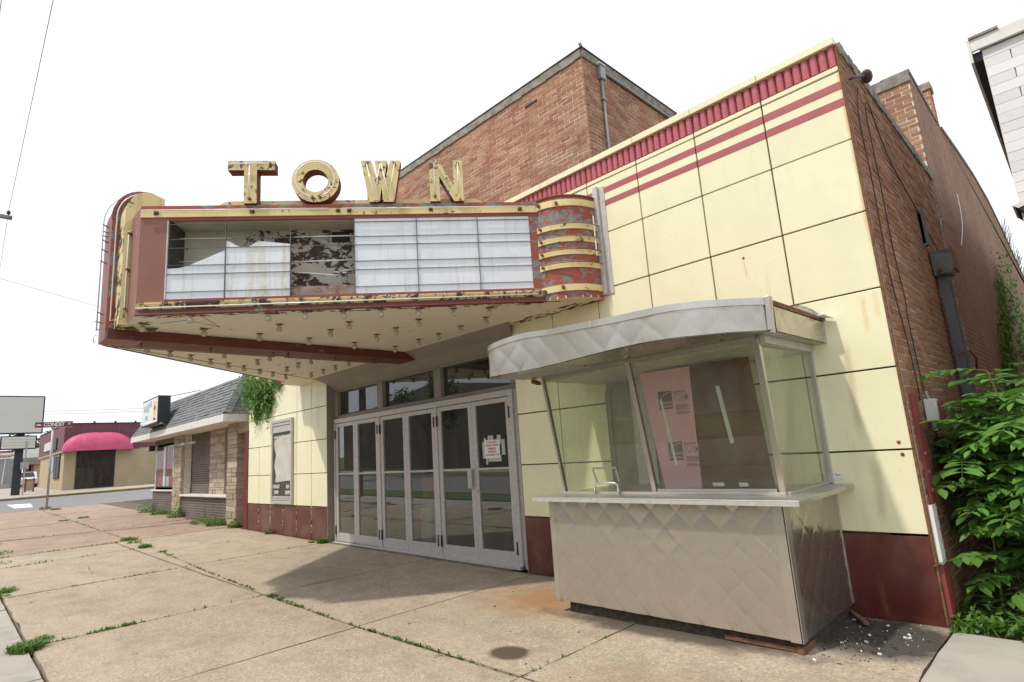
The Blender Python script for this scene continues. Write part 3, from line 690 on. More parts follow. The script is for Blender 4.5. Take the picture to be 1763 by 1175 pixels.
# poster case
pc = root('poster_case', (-12.25, 0, .7), 'silver framed poster case with a bleached peeling poster on the yellow tiles', 'poster case')
X0, X1, Z0, Z1 = -12.82, -11.70, .70, 2.62
obj('frame', MB().box(X0, X0+.06, -.06, .0, Z0, Z1).box(X1-.06, X1, -.06, 0, Z0, Z1).box(X0+.06, X1-.06, -.06, 0, Z1-.07, Z1).box(X0+.06, X1-.06, -.05, 0, Z1-.14, Z1-.085).box(X0+.06, X1-.06, -.06, 0, Z0, Z0+.07).box(X0+.06, X1-.06, -.05, 0, Z0+.08, Z0+.12).box(X0+.06, X1-.06, -.045, 0, Z0+.13, Z0+.17).box(X0+.06, X1-.06, -.045, 0, Z1-.30, Z1-.16), 'alu', pc, bev=.005)
obj('backing', MB().box(X0+.06, X1-.06, -.02, -.005, Z0+.17, Z1-.30), 'posterdark', pc)
pp = MB(); K = 14
L_ = [(X0+.16+.05*sin(i*.9)+.03*random.random()-(.03 if i > 9 else 0), Z0+.48+(Z1-.46-Z0-.48)*i/K) for i in range(K+1)]
R_ = [(X1-.10+.02*sin(i*1.3), Z0+.52+(Z1-.36-Z0-.52)*i/K) for i in range(K+1)]
for i in range(K): pp.quad((L_[i][0], -.030-.006*sin(i), L_[i][1]), (R_[i][0], -.032, R_[i][1]), (R_[i+1][0], -.032, R_[i+1][1]), (L_[i+1][0], -.030-.006*sin(i+1), L_[i+1][1]))
obj('poster', pp, 'posterwhite', pc)
text('lettering', 'www.towntheatre.net', .115, frame((-12.26, -.034, Z1-.40), (1, 0, 0), (0, 0, 1)), 'white', pc, .001, sx=.88, bold=.004)
for x, l in ((-12.57, ('MON-SAT', '7:00PM')), (-11.95, ('SUN', '3:00PM'))):
    for k, t in enumerate(l): text('lettering', t, .11, frame((x, -.034, Z0+.38-.13*k), (1, 0, 0), (0, 0, 1)), 'white', pc, .001, sx=.78, bold=.005)
obj('glass', MB().box(X0+.06, X1-.06, -.052, -.049, Z0+.17, Z1-.30), 'caseglass', pc)

# ------------------------------------------------------------------ marquee
MQ = root('marquee', (-7.1, -2, 3.3), 'rusting V-shaped cinema marquee with TOWN letters and blank white reader panels', 'marquee')
A = Vector((-6.16, -4.25, 0)); B = Vector((-3.355, -.58, 0)); ud = (B-A).normalized(); L = (B-A).length
nd = Vector((ud.y, -ud.x, 0))          # outward normal of the right face
def fp(t, z, o=0.0): return A+ud*t+nd*o+Vector((0, 0, z))
def fbox(m, t0, t1, z0, z1, o0, o1): return m.obox(fp(t0, z0, o0), ud*(t1-t0), nd*(o1-o0), (0, 0, z1-z0))
# soffit plan
AL = Vector((-8.05, -4.25, 0)); BL = Vector((-10.95, -.58, 0))
sp = [(-6.16, -4.25), (-3.355, -.58)]+[(-3.365+.50*sin(pi/2*k/8), -.02-.56*cos(pi/2*k/8)) for k in range(1, 9)]+[(-2.86, -.001), (-11.42, -.001)]+[(-10.93-.48*cos(pi/2*k/8), -.02-.56*sin(pi/2*k/8)) for k in range(1, 9)]+[(-8.05, -4.25)]
obj('soffit', MB().prism([(x, y, 3.300) for x, y in sp], (0, 0, .03)), 'soffit', MQ)
se = MB()
for k in range(120):
    t = random.random()*4.6; w = random.uniform(.02, .12); p = fp(t, 3.2985, -random.random()**2*.10-.01)
    se.obox(p, ud*w, -nd*random.uniform(.01, .04), (0, 0, .0015))
for k in range(60):
    x = random.uniform(-4.4, -2.95); y = -random.random()**2*.2-.01; se.obox((x, y, 3.2985), (random.uniform(.03, .14), 0, 0), (0, random.uniform(.01, .05), 0), (0, 0, .0015))
for bx_, by_ in ((-5.84, -3.79), (-5.1, -2.79), (-4.87, -2.43), (-4.35, -1.73), (-3.9, -.99), (-6.47, -3.46), (-6.5, -4.11)):
    for k in range(14):
        a = random.uniform(0, 2*pi); d = random.uniform(.03, .10); se.obox((bx_+cos(a)*d, by_+sin(a)*d*.7, 3.2985), ud*random.uniform(.02, .06), nd*random.uniform(.01, .025), (0, 0, .0015))
struct(obj('paint_flakes', se, 'rust', MQ), 'stuff')
obj('seam', MB().obox((-6.68, -4.2, 3.297), (-.02, 0, 0), (.0, .02, 0), (0, 0, .002)).tube([(-8.0, -4.15, 3.299), (-10.4, -.05, 3.299)], .006, 4).tube([(-6.4, -3.95, 3.299), (-6.1, -3.75, 3.299), (-6.3, -3.33, 3.299), (-5.8, -3.7, 3.299)], .004, 4), 'joint', MQ)
# right face: frame, trims
m = MB(); fbox(m, 0, .29, 3.44, 4.46, -.03, 0)
obj('face_panel', m, 'signpink', MQ)
m = MB(); fbox(m, .29, 4.51, 4.42, 4.46, -.03, -.0); fbox(m, .29, 4.51, 3.44, 3.482, -.03, 0); obj('face_frame', m, 'signred', MQ)
m = MB(); fbox(m, 4.51, L, 3.30, 4.60, -.06, -.0); obj('face_frame', m, 'signred2', MQ)
m = MB(); fbox(m, 0, L, 4.46, 4.545, -.05, .018); obj('yellow_band', m, 'signyel', MQ)
m = MB(); fbox(m, 0, L+.0, 4.545, 4.60, -.3, .012); obj('top_band', m, 'signred2', MQ)
m = MB(); m.prism([fp(0, 3.44, .0), fp(0, 3.44, .045), fp(0, 3.425, .045), fp(0, 3.365, -.0), fp(0, 3.365, -.02), fp(0, 3.44, -.02)], ud*(L+.16)); obj('yellow_band', m, 'signyel_old', MQ)
m = MB(); m.prism([fp(0, 3.365, -.02), fp(0, 3.365, .012), fp(0, 3.302, .03), fp(0, 3.296, .0), fp(0, 3.31, -.05)], ud*(L+.20)); obj('bottom_band', m, 'signmaroon2', MQ)
m = MB(); fbox(m, .285, .30, 3.482, 4.42, -.02, .006); obj('edge_strip', m, 'alu', MQ)
# letter boards
TV = [.30, .925, 1.648, 2.38, 3.118, 3.86, 4.51]
def panel(pts, label=None):
    o = obj('panel', MB().prism([fp(t, z, -.018) for t, z in pts], nd*.008), 'panelwhite', MQ)
    if label: o['label'] = label
panel([(.30, 3.484), (.92, 3.484), (.92, 4.055), (.86, 4.03), (.70, 3.955), (.52, 3.875), (.42, 3.85), (.30, 3.845)], 'broken white panel with a slanting top edge')
tt = [(.93+.715*k/14, lerp(k/14, [0, .08, .16, .25, .33, .40, .46, .52, 1], [4.17, 4.15, 4.105, 4.085, 4.085, 4.11, 4.15, 4.16, 4.115])) for k in range(15)]
panel([(.93, 3.484)]+[(1.645, 3.484)]+tt[::-1], 'broken white panel with a wavy torn top edge')
for i in (3, 4, 5):
    a, b = TV[i], TV[i+1]; panel([(a+.004, 3.484), (b-.004, 3.484), (b-.004, 4.42), (a+.004, 4.42)])
# letter rails and dividers
RAILS = [3.565, 3.775, 3.88, 4.085, 4.19, 4.375]
for i in range(6):
    a, b = TV[i], TV[i+1]
    for k, z in enumerate(RAILS):
        if i == 2 and k in (0, 1, 2): continue
        q = MB(); dz = random.uniform(-.006, .006); q.prism([fp(a, z-.0022, -.008), fp(a, z-.0022, .003), fp(a, z+.0022, .003), fp(a, z+.0022, -.008)], ud*(b-a)+Vector((0, 0, dz*.3)))
        obj('letter_rail', q, 'railgrey', MQ)
for t in TV[1:-1]:
    m = MB(); fbox(m, t-.004, t+.003, 3.482, 4.42, -.02, .004); obj('divider', m, 'railgrey', MQ)
# inside of the sign, seen where panels are gone
bx = MB(); fbox(bx, .31, 1.0, 3.40, 4.44, -.42, -.40); obj('sign_back', bx, 'backboard', MQ)
bx = MB(); fbox(bx, 1.0, 2.37, 3.56, 4.44, -.42, -.40); fbox(bx, 2.39, 2.40, 3.47, 4.44, -.42, -.03); obj('sign_back', bx, 'backboard2', MQ)
bx = MB(); fbox(bx, .31, 2.39, 3.46, 3.475, -.42, -.03); obj('sign_floor', bx, 'backrust', MQ)
bx = MB(); bx.prism([fp(1.65, 3.478, -.05), fp(2.375, 3.478, -.05), fp(2.375, 3.62, -.36), fp(1.65, 3.60, -.36)], nd*.01); obj('tray', bx, 'backrust', MQ)
bx = MB(); fbox(bx, 1.655, 2.375, 3.482, 3.60, -.045, -.04); obj('tray_front', bx, 'backrust', MQ)
bx = MB(); fbox(bx, .27, .31, 3.40, 4.44, -.42, -.03); obj('sign_side', bx, 'posterdark', MQ)
bx = MB(); fbox(bx, 0, L, 4.44, 4.46, -.45, -.03); obj('sign_ceiling', bx, 'backboard', MQ)
for k, z in enumerate((3.58, 3.70, 3.93, 4.02, 4.24)):
    t1 = 2.36; pth = [fp(1.66, z, -.12)]+[fp(t1-.0, z+.01, -.12)]
    if k == 1: pth = [fp(1.66, 3.80, -.12), fp(1.85, 3.785, -.12), fp(2.05, 3.76, -.12), fp(2.15, 3.75, -.12), fp(2.19, 3.765, -.12), fp(2.18, 3.785, -.12), fp(2.12, 3.795, -.12)]
    if k == 3: pth = [fp(2.36, 3.82, -.12), fp(2.25, 3.81, -.12), fp(2.21, 3.80, -.12), fp(2.22, 3.78, -.12), fp(2.27, 3.785, -.12)]
    obj('neon_tube', MB().tube(pth, .008, 6), 'tube', MQ, True)
obj('wire', MB().tube([fp(2.02, 4.15, -.15), fp(2.0, 3.95, -.14), fp(2.03, 3.8, -.12)], .002, 4), 'cable', MQ)
for z in (4.28, 4.16, 3.99): obj('neon_tube', MB().tube([fp(.34, z, -.2), fp(.915, z-.005, -.2)], .006, 6), 'tube', MQ, True)
obj('wire', MB().tube([fp(.36, 3.92, -.2), fp(.45, 3.905, -.2), fp(.52, 3.90, -.2), fp(.56, 3.93, -.2), fp(.50, 3.955, -.2), fp(.60, 3.94, -.2)], .003, 4), 'tube', MQ)
obj('access_hole', MB().obox(fp(2.05, 4.27, -.399), ud*.22, nd*.004, (0, 0, .14)), 'black', MQ)
# neon runs on the right face
m = MB().tube([fp(.02, 4.532, .045), fp(2.1, 4.53, .045)], .008, 6); obj('neon_tube', m, 'tube', MQ, True)
obj('neon_tube', MB().tube([fp(2.25, 4.528, .045), fp(4.45, 4.528, .045)], .007, 6), 'tube', MQ, True)
obj('neon_tube', MB().tube([fp(.02, 3.375, .05), fp(4.55, 3.39, .05)], .008, 6), 'tube', MQ, True)
for t, z in ((.17, 4.505), (1.22, 4.51), (2.20, 4.51), (2.33, 4.51), (4.40, 4.50), (3.3, 4.51)):
    obj('tube_socket', MB().obox(fp(t-.025, z-.02, .018), ud*.05, nd*.012, (0, 0, .04)).tube([fp(t, z, .02), fp(t, z, .06)], .014, 8), 'rust', MQ)
# curved return at the wall
NC = 14
cur = [(-3.365+.50*sin(pi/2*k/NC), -.02-.56*cos(pi/2*k/NC)) for k in range(NC+1)]
def curve_band(z0, z1, out, k0=0, k1=NC, back=.03):
    m = MB(); c = Vector((-3.365, -.02)); ii = []; oo = []
    for k in range(k0, k1+1):
        p = Vector(cur[k]); th = pi/2*k/NC; n = Vector((sin(th)*.9, -cos(th))).normalized(); oo.append(p+n*out); ii.append(p-n*back)
    for k in range(len(oo)-1):
        P = [oo[k], oo[k+1], ii[k+1], ii[k]]
        m.prism([(p.x, p.y, z0) for p in P], (0, 0, z1-z0))
    return m
obj('curved_end', curve_band(3.302, 4.60, 0, 0, NC), 'signred2', MQ, )
obj('top_band', curve_band(4.600, 4.615, .015), 'rust', MQ)
for z0, z1 in ((4.47, 4.555), (4.17, 4.245), (4.005, 4.08), (3.84, 3.915), (3.675, 3.75), (3.385, 3.465)):
    obj('yellow_band', curve_band(z0, z1, .016), 'signyel', MQ)
for z in (4.225, 4.06, 3.895, 3.73):
    P = []
    for k in range(1, NC+1):
        th = pi/2*k/NC; n = Vector((sin(th)*.9, -cos(th))).normalized(); P.append((cur[k][0]+n.x*.05, cur[k][1]+n.y*.05, z))
    P.append((cur[NC][0]+.03, .0, z))
    obj('neon_tube', MB().tube(P, .006, 6), 'rust' if z < 4 else 'tubedark', MQ, True)
    for k in (1, 11):
        th = pi/2*k/NC; n = Vector((sin(th)*.9, -cos(th), 0)).normalized(); p = Vector((*cur[k], z-.02))
        obj('tube_socket', MB().tube([p, p+n*.055], .016 if k == 1 else .005, 8), 'rust', MQ)
for k, z in ((1, 4.52), (5, 4.50), (5, 3.43), (1, 3.41)):
    th = pi/2*k/NC; n = Vector((sin(th)*.9, -cos(th), 0)).normalized(); p = Vector((*cur[k], z)); obj('tube_socket', MB().tube([p, p+n*.05], .022, 8), 'rust', MQ)
# metal channel against the wall
obj('wall_channel', MB().box(-2.865, -2.80, -.05, -.0, 3.34, 4.75).box(-2.80, -2.72, -.012, -.003, 3.34, 4.74).box(-2.90, -2.865, -.02, -.0, 3.33, 4.70), 'alu', MQ, bev=.003)
obj('conduit', MB().tube([(-2.84, -.12, 4.35), (-2.84, -.12, 3.85)], .008, 6).tube([(-2.85, -.05, 4.25), (-2.84, -.12, 4.25)], .006, 6), 'tube', MQ)
# left face, top and nose
m = MB(); m.prism([(-8.05, -4.25, 3.30), (-10.95, -.58, 3.30), (-10.95, -.58, 4.58), (-8.05, -4.25, 4.58)], (.05, .04, 0)); obj('left_face', m, 'signred', MQ)
tp = [(-6.2, -4.2), (-3.40, -.56), (-3.0, -.1), (-3.0, .03), (-11.3, .03), (-10.9, -.56), (-8.0, -4.2)]
obj('roof', MB().prism([(x, y, 4.53) for x, y in tp], (0, 0, .02)), 'rust', MQ)
obj('left_end', MB().box(-11.42, -10.9, -.58, -.02, 3.302, 4.58), 'signred', MQ, bev=.1)
obj('nose_panel', MB().box(-6.58, -6.162, -4.252, -4.20, 3.302, 4.60), 'signpink', MQ)
obj('nose_panel', MB().box(-8.05, -7.62, -4.25, -4.2, 3.302, 4.60), 'signpink', MQ)
def fin(x0, x1, yf, yb, z0, zt, r, mats, name, thick_front):
    """vertical fin with a rounded upper front corner, extruded across x"""
    pr = [(yb, z0), (yf, z0)]+[(yf+r-r*cos(pi/2*k/10), zt-r*1.25+r*1.25*sin(pi/2*k/10)) for k in range(11)]+[(yb, zt-.05)]
    m = MB(); m.prism([(x0, y, z) for y, z in pr], (x1-x0, 0, 0)); n = len(pr)
    m.mi[0] = m.mi[1] = 0
    for i in range(2, len(m.mi)): m.mi[i] = 1
    return obj(name, m, mats, MQ)
fin(-7.60, -6.60, -4.325, -3.92, 3.286, 4.99, .26, ['signyel', 'signyel_old'], 'fin', 0)
fin(-7.30, -6.90, -4.405, -4.02, 3.17, 5.09, .34, ['signred2', 'signpink'], 'fin', 0)
obj('fin_rim', MB().prism([(-6.895, y, z) for y, z in [(-4.405+.34-.34*cos(pi/2*k/10), 5.09-.425+.425*sin(pi/2*k/10)) for k in range(11)]+[(-4.02, 5.05), (-4.02, 5.07)]+[(-4.06, 5.115)]+[(-4.42+.35-.35*cos(pi/2*k/10), 5.105-.43+.43*sin(pi/2*k/10)) for k in range(10, -1, -1)]], (.02, 0, 0)), 'signred2', MQ)
def neon_side(x, y, z0, z1, r=.009, arch=None):
    P = [(x, y+.03, z0+.02), (x, y, z0)]
    P += [(x, y, z1)] if arch is None else [(x, y+arch-arch*cos(pi/2*k/8), z1+arch*1.2*sin(pi/2*k/8)) for k in range(9)]
    if arch is None: P.append((x, y+.03, z1+.02))
    obj('neon_tube', MB().tube(P, r, 6), 'tube', MQ, True)
neon_side(-6.57, -4.285, 3.45, 4.42); neon_side(-6.87, -4.365, 3.38, 4.70, .009, .30)
neon_side(-7.1, -4.46, 3.30, 4.68, .008, .36); neon_side(-7.25, -4.46, 3.18, 3.26, .006)
for z in (4.40, 3.47, 3.95): obj('tube_socket', MB().tube([(-6.60, -4.25, z), (-6.56, -4.29, z)], .016, 8), 'rust', MQ)
for z in (3.4, 3.5, 4.15, 4.3, 4.42, 4.5, 4.55, 4.62): obj('bracket', MB().tube([(-7.1, -4.40, z), (-7.1+.05*sin(z*40), -4.47, z+.02)], .007, 5), 'rust', MQ)
m = MB().box(-7.33, -6.87, -4.38, -.02, 3.172, 3.302); obj('centre_beam', m, 'signmaroon2', MQ, bev=.004)
obj('neon_tube', MB().tube([(-7.05, -4.3, 3.11), (-7.05, -2.35, 3.11), (-7.05, -2.3, 3.15)], .008, 6), 'tubedark', MQ, True)
obj('neon_tube', MB().tube([(-7.05, -2.15, 3.15), (-7.05, -2.2, 3.11), (-7.05, -.65, 3.11), (-7.05, -.6, 3.14)], .008, 6), 'tubedark', MQ, True)
for y in (-4.0, -3.2, -2.36, -2.14, -1.4, -.7): obj('bracket', MB().tube([(-7.05, y, 3.175), (-7.05, y, 3.10)], .005, 5).box(-7.09, -7.01, y-.008, y+.008, 3.165, 3.173), 'black', MQ)
# light bulbs under the soffit
BP = [(-6.5, -4.11), (-6.47, -3.46), (-6.47, -2.78), (-6.47, -2.1), (-6.49, -1.38), (-6.5, -.66), (-7.7, -4.09), (-7.89, -3.76), (-8.12, -3.42), (-8.33, -3.09), (-8.60, -2.73), (-8.87, -2.37), (-9.07, -2.05), (-9.36, -1.67), (-9.6, -1.34), (-9.86, -.98),
      (-5.84, -3.79), (-5.37, -3.11), (-5.1, -2.79), (-4.87, -2.43), (-4.6, -2.09), (-4.35, -1.73), (-4.14, -1.36), (-3.9, -.99), (-4.3, -.69), (-4.86, -.66), (-5.41, -.63), (-5.89, -.64), (-4.81, -1.4), (-5.36, -1.39), (-5.85, -1.39), (-5.34, -2.1), (-5.85, -2.09),
      (-5.84, -2.78), (-7.95, -2.74), (-8.41, -2.07), (-7.97, -2.05), (-8.48, -1.35), (-8.04, -1.33), (-8.97, -1.34), (-8.02, -.64), (-8.55, -.62), (-9.02, -.62), (-9.49, -.64)]
bb = mesh('light_bulb', MB().lathe((0, 0, 0), [(.0, -.088), (.018, -.086), (.032, -.075), (.038, -.058), (.036, -.042), (.026, -.025), (.018, -.012), (.017, 0)], 14), 'bulb', True)
bs = mesh('socket', MB().lathe((0, 0, 0), [(.0, -.012), (.022, -.012), (.024, 0)], 12).lathe((0, 0, 0), [(.045, -.001), (.043, -.006), (.0, -.006)], 12), 'rust', True)
for x, y in BP:
    s_ = random.uniform(.9, 1.0); o = obj('light_bulb', bb, None, MQ, loc=(x, y, 3.288)); o.rotation_euler = (random.uniform(-.06, .06), random.uniform(-.06, .06), 0)
    obj('socket', bs, None, MQ, loc=(x, y, 3.300))
# base strip and TOWN letters
m = MB(); P = [(.80, 4.60), (3.95, 4.60), (3.95, 4.66), (3.90, 4.69), (3.85, 4.70), (.92, 4.70), (.85, 4.685), (.81, 4.65)]
m.prism([fp(t, z, -.16) for t, z in P], nd*.06); obj('letter_base', m, 'signyel', MQ)
def letter(ch, polys, holes, tube, dep=.15):
    m = MB()
    for P in polys:
        m.m = 0; n0 = len(m.f); m.prism([fp(t, z, -dep+.05) for t, z in P], nd*dep)
        fs = m.f[n0:]
        for q, f in enumerate(fs):
            V = [Vector(m.v[i]) for i in f]; nn = Vector((0, 0, 0))
            for i in range(len(V)): nn = nn+V[i].cross(V[(i+1) % len(V)])
            m.mi[n0+q] = 0 if nn.normalized().dot(nd) > .95 else 1
    o = obj('letter', m, ['lettyel', 'lettside'], MQ); o['label'] = 'letter '+ch+' in flaking yellow paint'
    for T in tube:
        obj('neon_tube', MB().tube([fp(t, z, .085) for t, z in T], .0085, 6), 'tube', o, True)
    for t, z in (tube[0][0], tube[-1][-1]): obj('tube_socket', MB().tube([fp(t, z, .05), fp(t, z, .09)], .018, 8), 'rust', o)
z0, z1 = 4.605, 5.145
letter('T', [[(.945, z1-.12), (1.475, z1-.12), (1.475, z1), (.945, z1)], [(1.13, z0), (1.275, z0), (1.275, z1-.12), (1.13, z1-.12)]], [], [[(1.43, z1-.055), (1.0, z1-.055)], [(1.2, z1-.07), (1.2, z0+.05)]])
ring = []
cxo, czo, ro, ri = 1.945, 4.885, .275, .145
for k in range(36):
    a0, a1 = 2*pi*k/36, 2*pi*(k+1)/36
    ring.append([(cxo+ro*cos(a0), czo+ro*sin(a0)), (cxo+ro*cos(a1), czo+ro*sin(a1)), (cxo+ri*cos(a1), czo+ri*sin(a1)), (cxo+ri*cos(a0), czo+ri*sin(a0))])
letter('O', ring, [], [[(cxo+.225*sin(2*pi*k/32+.25), czo-.225*cos(2*pi*k/32+.25)) for k in range(31)]])
w0, w1 = 2.48, 2.955; wc = (w0+w1)/2
letter('W', [[(w0, z1), (w0+.125, z1), (w0+.205, z0+.24), (w0+.215, z0), (w0+.09, z0)], [(wc-.075, z1), (wc, z1), (wc, z0+.19), (w0+.215, z0), (w0+.205, z0+.24)],
             [(w1, z1), (w1-.09, z0), (w1-.215, z0), (w1-.205, z0+.24), (w1-.125, z1)], [(wc+.075, z1), (w1-.205, z0+.24), (w1-.215, z0), (wc, z0+.19), (wc, z1)]], [],
       [[(w0+.07, z1-.06), (w0+.15, z0+.06), (wc-.005, z1-.06)], [(wc+.005, z1-.06), (w1-.15, z0+.06), (w1-.07, z1-.06)]])
n0, n1 = 3.30, 3.71
letter('N', [[(n0, z0), (n0+.12, z0), (n0+.12, z1), (n0, z1)], [(n1-.12, z0), (n1, z0), (n1, z1), (n1-.12, z1)], [(n0+.12, z1), (n1-.12, z0+.20), (n1-.12, z0), (n0+.12, z0+.33)]], [],
       [[(n0+.06, z0+.06), (n0+.06, z1-.05), (n1-.16, z0+.17)], [(n1-.06, z0+.1), (n1-.06, z1-.06)]])
obj('strut', MB().tube([(-4.5, -.6, 4.55), (-4.5, -.6, 4.78)], .01, 5), 'rust', MQ)

# ------------------------------------------------------------------ ticket booth
TB = root('ticket_booth', (-1.8, -.6, 0), 'stainless steel ticket booth with quilted panels, leaning glass and wavy canopy', 'ticket booth')
bx0, bx1, by = -2.96, -.64, -1.19
def quilt(m, nu, nv, P, W_, H_, pitch, dep, ox=0.0):
    """pillowed diamonds; P(u,v,h) gives the point for metres u,v and relief h"""
    def f(a, b):
        u, v = a*W_, b*H_; p = (u+v)/pitch+ox; q = (u-v)/pitch+ox
        rc = random.Random(int(math.floor(p))*131+int(math.floor(q))*17); h = (abs(sin(pi*p))*abs(sin(pi*q)))**.30+(rc.uniform(-.3, .3)*(p-math.floor(p)-.5)+rc.uniform(-.3, .3)*(q-math.floor(q)-.5))
        return P(u, v, h*dep)
    return m.grid(nu, nv, f)
m = quilt(MB(), 250, 108, lambda u, v, h: (bx0+.055+u, by-.003-h, .085+v), 2.19, .945, .25, .0085)
obj('front_panel', m, 'steel_dull', TB, True)
m = quilt(MB(), 120, 108, lambda u, v, h: (bx1+.001+h, by+.07+u, .085+v), 1.11, .945, .25, .006)
obj('side_panel', m, 'steel_side', TB, True)
obj('side_panel', MB().box(bx0-.004, bx0+.03, by+.03, -.005, .08, 1.03), 'steel', TB)
obj('body', MB().box(bx0+.03, bx1-.012, by+.02, -.006, .08, 1.04), 'dark', TB)
obj('corner_trim', MB().box(bx1-.085, bx1+.004, by-.012, by+.02, .075, 1.035).box(bx1-.01, bx1+.006, by-.012, by+.075, .075, 1.035), 'steel', TB, bev=.003)
obj('corner_trim', MB().box(bx0-.008, bx0+.055, by-.012, by+.02, .075, 1.035), 'steel', TB, bev=.003)
obj('rear_trim', MB().box(bx1-.005, bx1+.012, -.03, -.004, .09, 1.04), 'steel', TB)
obj('plinth', MB().box(bx0+.12, bx1-.02, by+.05, -.01, -.05, .08), 'plinth', TB)
obj('plinth_board', MB().obox((-1.25, by+.03, .0), (.58, .0, .0), (0, .03, 0), (0, 0, .03)).obox((-.70, by+.02, -.005), (.05, -.01, 0), (0, .25, 0), (0, 0, .05)), 'wood', TB)
cz0, cz1 = 1.04, 1.078
obj('counter', MB().box(-3.07, -.475, -1.325, -.004, cz0, cz1), 'steel', TB, bev=.006)
obj('counter_lip', MB().box(-3.072, -.473, -1.331, -1.325, cz0-.004, cz1-.012), 'alu', TB)
obj('sill', MB().box(-2.97, -.68, -1.0, -.92, cz1, 1.10).box(-.71, -.66, -.95, -.02, cz1, 1.10), 'steel', TB, bev=.004)
def lean(x, z, d=0.0): return Vector((x, -.955-(z-1.09)*.14+d, z))
def post(xb, xt, w, nm='post', mat='steel_side'):
    a0, a1 = lean(xb, 1.095), lean(xt, 2.30)
    obj(nm, MB().add([a0+Vector((-w, -.015, 0)), a0+Vector((w, -.015, 0)), a0+Vector((w, .03, 0)), a0+Vector((-w, .03, 0)), a1+Vector((-w, -.015, 0)), a1+Vector((w, -.015, 0)), a1+Vector((w, .03, 0)), a1+Vector((-w, .03, 0))],
        [(0, 3, 2, 1), (4, 5, 6, 7), (0, 1, 5, 4), (1, 2, 6, 5), (2, 3, 7, 6), (3, 0, 4, 7)]), mat, TB, bev=.003)
post(-2.94, -2.99, .013); post(-1.86, -1.90, .022); post(-.715, -.685, .024)
for a, b, a2, b2 in ((-2.92, -1.895, -2.97, -1.935), (-1.825, -.747, -1.865, -.717)):
    p = [lean(a, 1.10), lean(b, 1.10), lean(b2, 2.28), lean(a2, 2.28)]
    obj('glass', MB().prism(p, (0, .006, 0)), 'boothglass', TB)
obj('glass', MB().prism([(-.70, -.93, 1.10), (-.66, -.02, 1.10), (-.64, -.02, 2.28), (-.695, -1.07, 2.28)], (-.006, 0, 0)), 'boothglass', TB)
obj('glass', MB().prism([(-2.95, -.93, 1.10), (-2.97, -.02, 1.10), (-3.0, -.02, 2.28), (-2.99, -1.07, 2.28)], (.006, 0, 0)), 'boothglass', TB)
obj('post', MB().box(-.672, -.63, -.03, -.003, 1.09, 2.30), 'steel', TB, bev=.003)
obj('head_rail', MB().prism([lean(-3.0, 2.285, -.012), lean(-.68, 2.285, -.012), lean(-.68, 2.32, -.012), lean(-3.0, 2.32, -.012)], (0, .03, 0)), 'greypaint', TB)
obj('sill_rail', MB().box(-1.82, -.75, -.985, -.965, 1.10, 1.125), 'steel', TB, bev=.003)
obj('speaking_tray', MB().tube([(-2.50, -1.02, 1.08), (-2.50, -1.03, 1.17), (-2.47, -1.035, 1.185), (-2.25, -1.035, 1.185), (-2.22, -1.03, 1.17), (-2.22, -1.02, 1.08)], .011, 8), 'steel', TB, True)
obj('tray_plate', MB().box(-2.53, -2.19, -1.06, -.99, 1.079, 1.084), 'steel', TB)
obj('slot_frame', MB().tube([lean(-2.52, 1.19, .02), lean(-2.55, 1.325, .02), lean(-2.27, 1.325, .02), lean(-2.25, 1.19, .02)], .011, 6), 'alu', TB)
# canopy
OUT = [(-.505, -.004, 2.57), (-.507, -.62, 2.575), (-.51, -1.16, 2.58), (-.53, -1.25, 2.58), (-.60, -1.345, 2.58), (-.735, -1.50, 2.582), (-.92, -1.635, 2.588), (-1.10, -1.735, 2.588), (-1.327, -1.785, 2.584), (-1.636, -1.765, 2.598), (-2.0, -1.70, 2.63), (-2.418, -1.625, 2.668),
       (-2.75, -1.60, 2.70), (-3.0, -1.62, 2.69), (-3.17, -1.64, 2.665), (-3.27, -1.62, 2.645), (-3.33, -1.55, 2.63), (-3.35, -1.42, 2.62), (-3.34, -1.20, 2.61), (-3.33, -.6, 2.60), (-3.33, -.004, 2.59)]
def cat(P, n=6):
    o = []
    for i in range(len(P)-1):
        p0, p1, p2, p3 = [Vector(P[min(max(j, 0), len(P)-1)]) for j in (i-1, i, i+1, i+2)]
        for k in range(n):
            t = k/n; o.append(.5*((2*p1)+(-p0+p2)*t+(2*p0-5*p1+4*p2-p3)*t*t+(-p0+3*p1-3*p2+p3)*t**3))
    o.append(Vector(P[-1])); return o
C = OUT[:4]; CC = [Vector(p) for p in OUT[:3]]+cat(OUT[3:], 7)
arc = [0]
for a, b in zip(CC, CC[1:]): arc.append(arc[-1]+math.hypot(b.x-a.x, b.y-a.y))
def at_arc(s_):
    for i in range(len(arc)-1):
        if s_ <= arc[i+1] or i == len(arc)-2:
            t = (s_-arc[i])/(arc[i+1]-arc[i]); p = CC[i].lerp(CC[i+1], t); d = (CC[i+1]-CC[i]); n = Vector((d.y, -d.x, 0)).normalized(); return p, -n
s_side = arc[2]-.02; TOT = arc[-1]
zb = 2.325
def fascia(s0, s1, mat, n, quilted=True, nm='fascia'):
    m = MB()
    def f(a, b):
        s_ = s0+(s1-s0)*a; p, n_ = at_arc(s_); ht = p.z-.055-zb; v = b*ht
        pp = (s_+v)/.29; qq = (s_-v)/.29; h = (abs(sin(pi*pp))*abs(sin(pi*qq)))**.25*.0045 if quilted else 0
        return (p.x+n_.x*h, p.y+n_.y*h, zb+v)
    m.grid(n, 14, f); return obj(nm, m, mat, TB, True)
